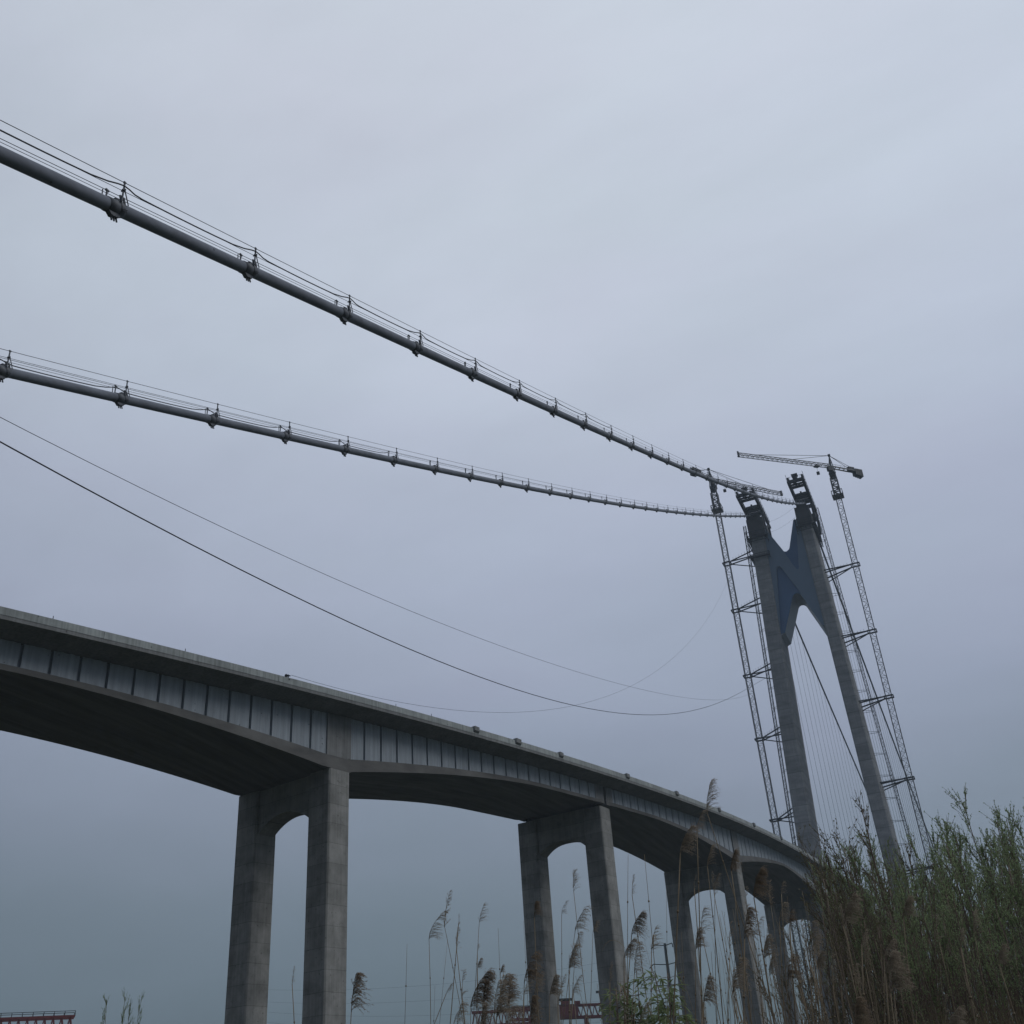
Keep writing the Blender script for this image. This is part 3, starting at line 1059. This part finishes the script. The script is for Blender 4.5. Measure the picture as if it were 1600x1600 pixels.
gantry(at(800, 1594, 430), at(944, 1588, 430), 4.0, 'red lattice launching gantry with winch house seen between the bridge piers', True, False)
gantry(at(738, 1604, 415), at(838, 1599, 415), 4.4, 'plain red lattice gantry girder behind the reed plumes by the second pier', False, True)
gantry(at(-110, 1632, 330), at(112, 1622, 330), 5.0, 'red lattice gantry girder with guard rail, alone under open sky', False, True)

# steel power pole
pb = at(1066, 1660, 250); pt_ = at(1038.5, 1474, 250)
pole = empty('power_pole', 'tall tapered grey steel power pole with short crossarms beyond the piers', 'power pole', (pt_.x, pt_.y, 0))
H = pt_.z
mb = MB()
mb.tube([(0, 0, 0), (0, 0, H * .5), (0, 0, H)], [.75, .5, .27], 12)
mb.build('pole', MAT['pole'], pole)
right = Vector((0.96, 0.27, 0))
ARMS = []
for dz, w0, w1 in ((.15, -2.2, 1.6), (4.0, -3.0, 2.6), (8.2, -3.2, 3.4), (12.6, -3.2, 2.7)):
    mb = MB()
    mb.bar(right * w0 + Vector((0, 0, H - dz)), Vector((0, 0, H - dz - .3)), .17)
    mb.bar(Vector((0, 0, H - dz - .3)), right * w1 + Vector((0, 0, H - dz + .1)), .17)
    arm = mb.build('crossarm', MAT['pole'], pole)
    for w in (w0, w1):
        q = right * w + Vector((0, 0, H - dz))
        ib = MB()
        ib.tube([q, q - Vector((.9 if w < 0 else -.1, .1, .75))], .10, 7)
        ib.build('insulator', MAT['dark_steel'], arm)
    ARMS.append((right * w0 + Vector((0, 0, H - dz - 1.4)), H - dz - 1.4))
for k, (px, py) in enumerate(((560, 1534), (560, 1552), (560, 1566), (560, 1580))):
    a = ARMS[k][0] + Vector((pt_.x, pt_.y, 0))
    b = at(px - 200, py + 10, 300)
    mb = MB()
    mb.tube([a.lerp(b, f) - a - Vector((0, 0, 3.0 * 4 * f * (1 - f))) for f in [i / 16 for i in range(17)]], .014, 5)
    o = mb.build('power_line', MAT['wire'])
    o.location = a
    tag(o, 'faint %s power line running from the steel pole across the sky' % ('topmost', 'second highest', 'third highest', 'lowest')[k], 'power line', 'power lines from the pole')

# ------------------------------------------------------------------ vegetation
RND = random.Random(11)
def leaf(mb, p, d, n_, L, W):
    """pointed leaf bent along its middle"""
    d = d.normalized()
    s = d.cross(n_)
    if s.length < 1e-4:
        s = d.cross(Vector((1, 0, 0)))
    s.normalize()
    up = s.cross(d) * (W * .35)
    mb.add([p, p + d * L * .45 + s * W / 2 + up, p + d * L, p + d * L * .45 - s * W / 2 + up], [(0, 1, 2, 3)])

def rvec(r):
    while True:
        v = Vector((r.uniform(-1, 1), r.uniform(-1, 1), r.uniform(-1, 1)))
        if .05 < v.length < 1:
            return v.normalized()

def willow_meshes(seed, H, nst, leafy, spread=.5, twig_n=27, bare=.64):
    r = random.Random(seed)
    st, fo = MB(), MB()
    for _ in range(nst):
        a = r.uniform(0, 2 * math.pi)
        base = Vector((math.cos(a), math.sin(a), 0)) * r.uniform(.02, spread)
        h = H * r.uniform(.72, 1.0)
        lean = Vector((math.cos(a), math.sin(a), 0)) * r.uniform(0, .16) + Vector((r.uniform(-.05, .05), r.uniform(-.05, .05), 0))
        pts = []
        wob = Vector((0, 0, 0))
        n = 9
        for i in range(n + 1):
            f = i / n
            wob += Vector((r.uniform(-1, 1), r.uniform(-1, 1), 0)) * .035
            pts.append(base + lean * (h * f * (1 - .25 * f)) + wob + Vector((0, 0, h * f)))
        r0 = r.uniform(.012, .024)
        st.tube(pts, [r0 * (1 - .85 * i / n) + .002 for i in range(n + 1)], 5)
        for k in range(twig_n):
            f = .16 + .84 * (k + r.random()) / twig_n
            i = min(n - 1, int(f * n))
            p = pts[i].lerp(pts[i + 1], f * n - i)
            ax = (pts[i + 1] - pts[i]).normalized()
            o = rvec(r)
            o = (o - ax * o.dot(ax)).normalized()
            d = (ax + o * r.uniform(.25, .72)).normalized()
            L = r.uniform(.3, .95) * (1.15 - .75 * f)
            tp = [p]
            m = 5
            for j in range(m):
                d = (d + ax * .12 + rvec(r) * .12).normalized()
                tp.append(tp[-1] + d * (L / m))
            st.tube(tp, [.0055 * (1 - .7 * j / m) for j in range(m + 1)], 3, cap=False)
            dens = max(0.07, min(1, (f - bare) / .24)) * leafy
            nl = int(L / .0085 * dens * r.uniform(.6, 1.25))
            for _j in range(nl):
                u = r.random() ** .8
                j = min(m - 1, int(u * m))
                q = tp[j].lerp(tp[j + 1], u * m - j)
                td = (tp[j + 1] - tp[j]).normalized()
                o = rvec(r)
                o = (o - td * o.dot(td)).normalized()
                leaf(fo, q, td + o * r.uniform(.5, 1.5), rvec(r), r.uniform(.02, .044), r.uniform(.010, .017))
            # finer side twigs
            for _j in range(5):
                u = r.uniform(.2, .95)
                j = min(m - 1, int(u * m))
                q = tp[j].lerp(tp[j + 1], u * m - j)
                o = rvec(r)
                e = (tp[j + 1] - tp[j]).normalized() + o * .5
                l2 = r.uniform(.08, .28)
                q2 = q + e.normalized() * l2
                st.tube([q, q.lerp(q2, .5) + rvec(r) * .01, q2], [.0032, .0025, .0015], 3, cap=False)
                for _k in range(int(10 * dens * r.uniform(.5, 1.3))):
                    w = q.lerp(q2, r.uniform(.15, 1))
                    leaf(fo, w, e + rvec(r) * .7, rvec(r), r.uniform(.02, .04), r.uniform(.009, .015))
    return st, fo
WM = []
for sd_, H_, n_, lf in ((1, 4.6, 15, 1.0), (2, 4.4, 13, 1.15), (3, 4.9, 16, .9), (4, 4.3, 14, 1.1), (5, 4.5, 12, 1.0)):
    st, fo = willow_meshes(sd_, H_, n_, lf)
    WM.append((st.mesh('stems', MAT['bark']), fo.mesh('foliage', MAT['willow']), H_))
st, fo = willow_meshes(21, 4.3, 10, .42, .4, 22, .2)
SPARSE = (st.mesh('stems', MAT['bark']), fo.mesh('foliage', MAT['bud']), 4.3)
def willow(x, y, h, var, rz, label, group):
    o = empty('willow_shrub', label, 'willow', (x, y, 0), group)
    s = h / var[2]
    o.scale = (s, s, s)
    o.rotation_euler = (RND.uniform(-.04, .04), RND.uniform(-.06, .02), rz)
    link('stems', var[0], o)
    link('foliage', var[1], o)
    return o
GRP = 'willows of the thicket'
LEAFY = 'leafy young willow with many thin upright stems inside the dense thicket by the bridge'
spots = []
for d, az0, az1, step, dh in ((12.6, -2.4, 8.5, 4.2, .172), (15.0, -4.0, 8.5, 3.6, .184), (17.8, -4.6, 8.5, 3.2, .196), (21.5, -5.2, 8.5, 3.0, .206), (26.0, -5.6, 8.5, 2.8, .208)):
    az = az0
    while az < az1:
        spots.append((az + RND.uniform(-.6, .6), d * RND.uniform(.95, 1.05), dh))
        az += step
for k, (az, d, dh) in enumerate(spots):
    # the thicket dips between two clumps
    prof = np.interp(az, [-8, -5.6, -4.2, -2.6, -0.9, .8, 2.2, 4, 9], [.92, 1.0, .94, .97, 1.01, 1.02, .95, .99, 1.0])
    h = (EYE + d * dh * prof) * RND.uniform(.93, 1.03)
    willow(d * math.sin(R(az)), d * math.cos(R(az)), h, WM[k % 5], RND.uniform(0, 6.3), LEAFY, GRP)
for x, y, h, rz in ((-1.95, 13.6, 3.5, .4), (-2.2, 15.9, 4.3, 3.3), (-1.5, 13.2, 4.1, 5.0), (-1.35, 16.2, 5.35, 1.1)):
    willow(x, y, h, SPARSE, rz, 'sparse budding willow with bare twigs at the thicket end that overlaps the deck', 'bare willows at the thicket end')

# far sapling and leafy shrub
st, fo = willow_meshes(31, 6.0, 6, 1.6, .14, 30, .3)
tp = at(200, 1565, 42)
o = empty('young_tree', 'small young tree top with upright twigs, alone below open sky', 'tree', (tp.x, tp.y, 0))
st.build('trunk', MAT['bark'], o); fo.build('foliage', MAT['willow'], o)
o.scale = (tp.z / 8.0, tp.z / 8.0, tp.z / 5.25)
def leafy_shrub(x, y, H, seed, label):
    r = random.Random(seed)
    st, fo = MB(), MB()
    for _ in range(22):
        a = r.uniform(0, 6.283)
        out_ = Vector((math.cos(a), math.sin(a), 0))
        h = H * r.uniform(.78, 1)
        pts = [out_ * (.04 + .17 * r.random() * f ** 1.3 + .05 * f) + Vector((0, 0, h * f)) for f in [i / 7 for i in range(8)]]
        st.tube(pts, [.009 * (1 - .8 * i / 7) + .001 for i in range(8)], 4)
        for k in range(90):
            f = .45 + .54 * r.random()
            i = min(6, int(f * 7))
            p = pts[i].lerp(pts[i + 1], f * 7 - i)
            d = rvec(r); d.z = abs(d.z) * .5 - .25
            q = p + d * r.uniform(.02, .13)
            st.tube([p, q], [.0025, .0015], 3, cap=False)
            for _k in range(3):
                leaf(fo, q, d + rvec(r) * .5 + Vector((0, 0, -.25)), rvec(r) * .4 + Vector((0, 0, 1)), r.uniform(.055, .10), r.uniform(.014, .023))
    o = empty('leafy_shrub', label, 'shrub', (x, y, 0))
    st.build('stems', MAT['bark'], o); fo.build('foliage', MAT['green'], o)
p = at(1003, 1545, 8.2)
leafy_shrub(p.x, p.y, p.z + .16, 5, 'fresh green shrub with long narrow leaves in front of the second bridge pier')
p = at(1043, 1565, 8.6)
leafy_shrub(p.x, p.y, p.z + .03, 8, 'lower fresh green shrub with narrow leaves just before the power pole')

# ------------------------------------------------------------------ reeds
def plume_mesh(seed, kind):
    """feathery seed head of unit length, blown towards +X"""
    r = random.Random(seed)
    mb = MB()
    bend = {'o': .34, 'b': .22, 's': .12}[kind] * r.uniform(.3, 1.7)
    gust = r.uniform(.55, 1.5)
    sparse = r.uniform(.55, 1.0)
    nodes = {'o': 17, 'b': 26, 's': 11}[kind]
    spine = [Vector((bend * f * f, 0, f)) for f in [i / 10 for i in range(11)]]
    mb.tube(spine, [.012 * (1 - .8 * i / 10) + .002 for i in range(11)], 4)
    for k in range(nodes):
        if r.random() > sparse:
            continue
        f = (k + .3 * r.random()) / nodes
        p = Vector((bend * f * f, 0, f))
        for b in range({'o': 4, 'b': 6, 's': 3}[kind]):
            L = {'o': .62, 'b': .72, 's': .28}[kind] * (1.05 - .62 * f) * r.uniform(.55, 1.1)
            a = r.gauss(0, .75 if kind != 's' else 1.6)
            o = Vector((math.cos(a), math.sin(a), 0))
            d = (o * r.uniform(.3, .7) + Vector((0, 0, r.uniform(.45, 1.15)))).normalized()
            curl = r.uniform(.6, 1.35)
            m = 7
            pts = [p]
            for j in range(m):
                d = (d + curl * gust * Vector(({'o': .17, 'b': .20, 's': .1}[kind], 0, {'o': -.15, 'b': -.20, 's': -.05}[kind])) + rvec(r) * .06).normalized()
                pts.append(pts[-1] + d * (L / m))
            mb.tube(pts, [.004 * (1 - .6 * j / m) for j in range(m + 1)], 3, cap=False)
            for _ in range({'o': 13, 'b': 20, 's': 9}[kind]):
                u = r.uniform(.15, 1)
                j = min(m - 1, int(u * m))
                q = pts[j].lerp(pts[j + 1], u * m - j)
                td = (pts[j + 1] - pts[j]).normalized()
                leaf(mb, q, td + rvec(r) * .55, rvec(r), r.uniform(.04, .075), r.uniform(.006, .013))
    return mb.mesh('plume', MAT['plume' if kind != 'b' or seed % 2 else 'plume_dark'])
PL_ = {k: [plume_mesh(100 * i + j, k) for j in range(8)] for i, k in enumerate('obs')}
def leaf_blade(seed):
    r = random.Random(seed)
    mb = MB()
    pts = []
    d = Vector((.45, 0, .9))
    p = Vector((0, 0, 0))
    for i in range(9):
        pts.append(p.copy())
        p += d.normalized() * .07
        d += Vector((.03, r.uniform(-.05, .05), -.17 - .03 * i))
    vs, fs = [], []
    for i, q in enumerate(pts):
        w = .011 * math.sin(math.pi * min(1, (i + 1.2) / 9.5))
        vs += [q + Vector((0, -w, 0)), q + Vector((0, 0, -.004)), q + Vector((0, w, 0))]
    for i in range(8):
        fs += [(i * 3, i * 3 + 1, i * 3 + 4, i * 3 + 3), (i * 3 + 1, i * 3 + 2, i * 3 + 5, i * 3 + 4)]
    mb.add(vs, fs)
    return mb.mesh('leaf', MAT['dry_leaf'])
BLADES = [leaf_blade(k) for k in range(4)]
def reed(tip, base, L, kind, label, group, r0=.0048, nleaf=0, name='reed', cat='reed'):
    r = RND
    o = empty(name, label, cat, base, group)
    tip = Vector(tip) - Vector(base)
    head = tip - Vector((0, 0, L * .92)) - Vector((L * .2, 0, 0)) if kind != 'n' else tip
    side = Vector((r.uniform(-1, 1), r.uniform(-1, 1), 0)) * r.choice((.03, .06, .14))
    n = 10
    pts = [Vector((0, 0, 0)).lerp(head, f) + side * math.sin(math.pi * f) for f in [i / n for i in range(n + 1)]]
    mb = MB()
    end = .55 if kind != 'n' else .25
    mb.tube(pts, [r0 * (1 - (1 - end) * i / n) for i in range(n + 1)], 6)
    # joints along the stalk
    for i in range(1, n, 2):
        d = (pts[i + 1] - pts[i]).normalized()
        mb.tube([pts[i] - d * .006, pts[i] + d * .006], r0 * 1.14, 6)
    mb.build('stem', MAT['reed_stem'], o)
    if kind != 'n':
        p = link('plume', r.choice(PL_[kind]), o)
        p.location = pts[-1]
        w = L * {'o': 1.0, 'b': 1.1, 's': 1.0}[kind]
        p.scale = (w, w, L)
        d = (pts[-1] - pts[-2]).normalized()
        p.rotation_euler = (0, math.atan2(d.x, d.z) * .8 + r.uniform(-.05, .2), r.uniform(-.5, .5) - .2)
    for _ in range(nleaf):
        f = r.uniform(.35, .85)
        i = int(f * n)
        b = link('leaf', r.choice(BLADES), o)
        b.location = pts[i]
        b.rotation_euler = (0, r.uniform(-.1, .1), r.gauss(-.2, 1.0))
        s = r.uniform(.25, .6)
        b.scale = (s, s, s)
REEDS = [(-4.34, 8.45, 3.23, -4.74, 8.24, 0.22, 'o'), (-3.99, 8.07, 3.29, -3.84, 8.14, 0.272, 's'), (-3.92, 8.1, 3.12, -4.32, 7.9, 0.073, 's'), (-3.92, 8.1, 3.04, -3.9, 8.11, 0.198, 's'), (-3.76, 8.18, 3.19, -4.11, 8.01, 0.146, 'o'), (-4.22, 9.07, 3.03, -4.38, 8.99, 0.058, 'o'), (-3.8, 8.16, 2.78, -3.92, 8.1, 0.073, 'b'), (-3.4, 7.24, 2.57, -3.59, 7.15, 0.239, 'b'), (-3.34, 7.27, 2.5, -3.44, 7.22, 0.147, 'b'), (-2.63, 5.94, 2.34, -2.94, 5.8, 0.209, 'b'), (-2.58, 5.97, 2.34, -2.83, 5.86, 0.127, 'b'), (-3.64, 8.23, 2.72, -3.82, 8.15, 0.057, 'b'), (-2.68, 6.47, 2.53, -2.95, 6.35, 0.181, 'b'), (-3.08, 7.38, 2.52, -3.32, 7.28, 0.129, 'o'), (-3.52, 7.18, 2.38, -4.1, 6.79, 0.115, 'o'), (-4.47, 8.95, 2.74, -5.25, 8.3, 0.092, 'o'), (-4.46, 8.95, 3.08, -4.59, 8.89, 0.0, 'n'), (-3.65, 8.23, 3.0, -3.48, 8.3, 0.0, 'n'), (-3.46, 8.31, 3.04, -3.53, 8.28, 0.0, 'n'), (-4.57, 8.9, 2.72, -4.63, 8.87, 0.0, 'n'), (-3.75, 8.18, 2.71, -3.96, 8.08, 0.062, 's'), (-3.72, 8.19, 2.71, -3.94, 8.09, 0.072, 's'), (-4.06, 7.47, 2.85, -4.31, 7.33, 0.0, 'n'), (-3.6, 6.0, 2.46, -3.68, 5.96, 0.209, 'b'), (-5.03, 7.46, 2.79, -4.84, 7.59, 0.124, 's'), (-2.24, 5.57, 2.65, -2.25, 5.56, 0.077, 'b'), (-3.04, 8.47, 3.38, -2.86, 8.53, 0.157, 'o'), (-3.51, 9.37, 3.33, -3.88, 9.22, 0.104, 'o'), (-3.05, 8.47, 3.12, -3.6, 8.26, 0.208, 'o'), (-3.26, 9.45, 3.16, -3.74, 9.28, 0.116, 'o'), (-3.41, 9.4, 3.08, -3.8, 9.25, 0.127, 'o'), (-2.6, 7.03, 2.62, -2.77, 6.97, 0.151, 'b'), (-2.6, 8.62, 3.32, -2.59, 8.62, 0.157, 's'), (-2.34, 7.65, 2.88, -2.8, 7.5, 0.157, 'b'), (-2.11, 6.67, 2.57, -2.43, 6.57, 0.113, 'b'), (-2.36, 8.17, 2.84, -2.66, 8.08, 0.172, 'o'), (-2.33, 7.65, 3.28, -2.54, 7.59, 0.0, 'n'), (-2.22, 7.69, 3.27, -2.42, 7.63, 0.0, 'n'), (-2.36, 8.68, 3.19, -2.74, 8.58, 0.0, 'n'), (-3.47, 9.38, 2.68, -3.72, 9.29, 0.069, 'o'), (-1.75, 7.81, 3.09, -1.7, 7.82, 0.163, 's'), (-1.97, 8.78, 3.27, -2.14, 8.74, 0.105, 'o'), (-1.11, 5.9, 2.71, -1.15, 5.89, 0.146, 'b'), (-1.31, 7.89, 2.99, -1.42, 7.87, 0.093, 'o'), (-1.69, 6.79, 2.58, -2.02, 6.71, 0.113, 'b'), (-0.99, 4.9, 2.37, -1.35, 4.82, 0.13, 'b'), (-1.32, 5.34, 2.17, -1.84, 5.21, 0.12, 'b'), (-1.49, 7.86, 2.63, -1.59, 7.84, 0.138, 'b'), (-1.46, 7.87, 2.53, -1.47, 7.86, 0.101, 'o'), (-1.64, 8.85, 2.85, -1.54, 8.87, 0.156, 's'), (-0.88, 5.93, 2.28, -1.2, 5.88, 0.086, 'b'), (-0.97, 5.92, 2.49, -1.21, 5.88, 0.069, 'b'), (-1.89, 7.77, 3.09, -2.2, 7.7, 0.093, 's'), (-1.7, 7.82, 3.73, -1.24, 7.91, 0.227, 'o'), (-1.58, 6.82, 3.29, -2.02, 6.71, 0.123, 'o'), (-1.33, 5.34, 2.86, -1.77, 5.22, 0.129, 'b'), (-1.55, 6.83, 3.07, -1.88, 6.75, 0.123, 'o'), (-1.21, 5.88, 2.82, -1.47, 5.82, 0.105, 'b'), (-0.69, 5.96, 2.53, -0.92, 5.93, 0.139, 'b'), (-0.49, 3.97, 1.9, -0.71, 3.94, 0.092, 'b'), (-0.22, 3.99, 1.85, -0.34, 3.99, 0.08, 'b'), (-0.46, 4.98, 2.14, -0.68, 4.96, 0.086, 'b'), (-0.41, 5.99, 2.49, -0.67, 5.97, 0.097, 'b'), (-0.64, 5.97, 2.37, -0.9, 5.94, 0.076, 'o'), (-0.18, 6.0, 2.31, -0.39, 5.99, 0.083, 'o'), (-0.03, 6.0, 2.22, -0.27, 6.0, 0.086, 'b')]
OWN = {0: 'dry reed with a one-sided feathery plume, standing clear between the first two piers',
       1: 'tall dry reed with a thin ragged plume, highest of the clump left of the second pier',
       4: 'dry reed with a short dense plume hooked to one side above the reed clump',
       22: 'bare reed stalk with a curved tip and no plume, alone near the first pier',
       23: 'dry reed with a dense bushy brown plume beside the foot of the first pier',
       24: 'thin dry reed with a small narrow plume between the columns of the first pier',
       26: 'dry reed with an airy plume, highest between the columns of the second pier',
       31: 'dry reed with a bushy drooping brown plume low between the columns of the second pier',
       32: 'dry reed with a thin split plume against sky between the second and third piers',
       35: 'dry reed with a wide airy plume hanging over the green shrub',
       42: 'reddish brown bushy reed plume just past the third pier below the deck',
       43: 'pale reed plume against the dark underside of the deck',
       53: 'tallest dry reed, its slim plume rising above the bridge parapet',
       59: 'large soft brown plume close to the camera before the thicket, nearest its green end',
       60: 'large soft brown plume close to the camera low before the thicket middle'}
OWN[1] = 'tall dry reed with a thin ragged plume, highest of the clump before the second pier'
def region(x):
    if x < -2.75:
        return 'feathery dry reed in the crowded clump beside the second bridge pier', 'reeds beside the second pier'
    if x < -1.75:
        return 'feathery dry reed among those before the second and third bridge piers', 'reeds before the middle piers'
    if x < -.6:
        return 'feathery dry reed before the third pier and the fourth', 'reeds before the far piers'
    return 'feathery dry reed standing in front of the willow thicket', 'reeds before the willows'
for i, (x, y, z, bx, by, L, k) in enumerate(REEDS):
    lab, grp = region(x)
    if k == 'n':
        lab, grp = 'bare dry reed stalk without a plume in the reed bed', 'bare reed stalks'
    reed((x, y, z), (bx, by, 0), max(L, .05), k, OWN.get(i, lab), grp, RND.uniform(.0036, .0056), RND.choice((0, 0, 1, 2)))
for k in range(112):
    az = R(RND.uniform(-15.2, -6.2) if k < 92 else RND.uniform(-20.5, -15))
    d = RND.uniform(6.5, 11)
    h = EYE + d * math.tan(R(RND.uniform(4.2, 9.5) if k < 92 else RND.uniform(4, 6.5)))
    b = Vector((d * math.sin(az), d * math.cos(az), 0))
    reed(b + Vector((RND.uniform(-.25, .3), RND.uniform(-.2, .2), h)), b, .05, 'n', 'bare dry reed stalk without a plume in the reed bed', 'bare reed stalks', RND.uniform(.0032, .005), RND.choice((0, 0, 0, 1)))
for k in range(60):
    az = R(RND.uniform(-6.5, 8.5))
    d = RND.uniform(6.5, 11.5)
    h = EYE + d * math.tan(R(RND.uniform(3.2, 8.0)))
    b = Vector((d * math.sin(az), d * math.cos(az), 0))
    kind = RND.choice('nnnnos')
    lab, grp = ('bare dry reed stalk rising in front of the willow thicket', 'bare stalks before the willows') if kind == 'n' else ('feathery dry reed standing in front of the willow thicket', 'reeds before the willows')
    reed(b + Vector((RND.uniform(-.3, .2), RND.uniform(-.2, .2), h)), b, RND.uniform(.12, .2), kind, lab, grp, RND.uniform(.0022, .0038), RND.choice((0, 0, 1)))

for k in range(44):
    if k < 12:
        az = R(RND.uniform(-25.2, -21.8)); lo, hi = 4.6, 7.3
    elif k < 18:
        az = R(RND.uniform(-20.5, -17.5)); lo, hi = 4.6, 8.0
    else:
        az = R(RND.uniform(-13.2, -7.0)); lo, hi = 4.6, 9.8
    d = RND.uniform(5.5, 9.5)
    h = EYE + d * math.tan(R(RND.uniform(lo, hi)))
    b = Vector((d * math.sin(az), d * math.cos(az), 0))
    lab, grp = region(b.x)
    reed(b + Vector((RND.uniform(-.3, .45), RND.uniform(-.25, .25), h)), b, RND.uniform(.10, .20), RND.choice('ooobsss'), lab, grp, RND.uniform(.003, .0048), RND.choice((0, 1, 1, 2)))

# low dry grass at the foot of the thicket
mb = MB()
for k in range(9000):
    az = R(RND.uniform(-12, 9))
    d = RND.uniform(4.5, 12.5)
    lim = EYE + d * math.tan(R(np.interp(math.degrees(az), [-12, -7, -3, 9], [2.6, 3.4, 4.4, 4.6])))
    h = lim * RND.uniform(.55, 1.0)
    b = Vector((d * math.sin(az), d * math.cos(az), 0))
    lean = Vector((RND.gauss(0, .09), RND.gauss(0, .09), 0))
    w = RND.uniform(.0025, .006)
    a = RND.uniform(0, 3.14)
    sv = Vector((math.cos(a), math.sin(a), 0)) * w
    p1 = b + lean * h * .5 + Vector((0, 0, h * .6))
    p2 = b + lean * h * 1.3 + Vector((0, 0, h))
    mb.add([b - sv, b + sv, p1 + sv * .7, p1 - sv * .7, p2], [(0, 1, 2, 3), (3, 2, 4)])
tag(mb.build('dry_grass', MAT['grass']), 'dense dry brown grass at the foot of the willow thicket', 'grass', kind='stuff')
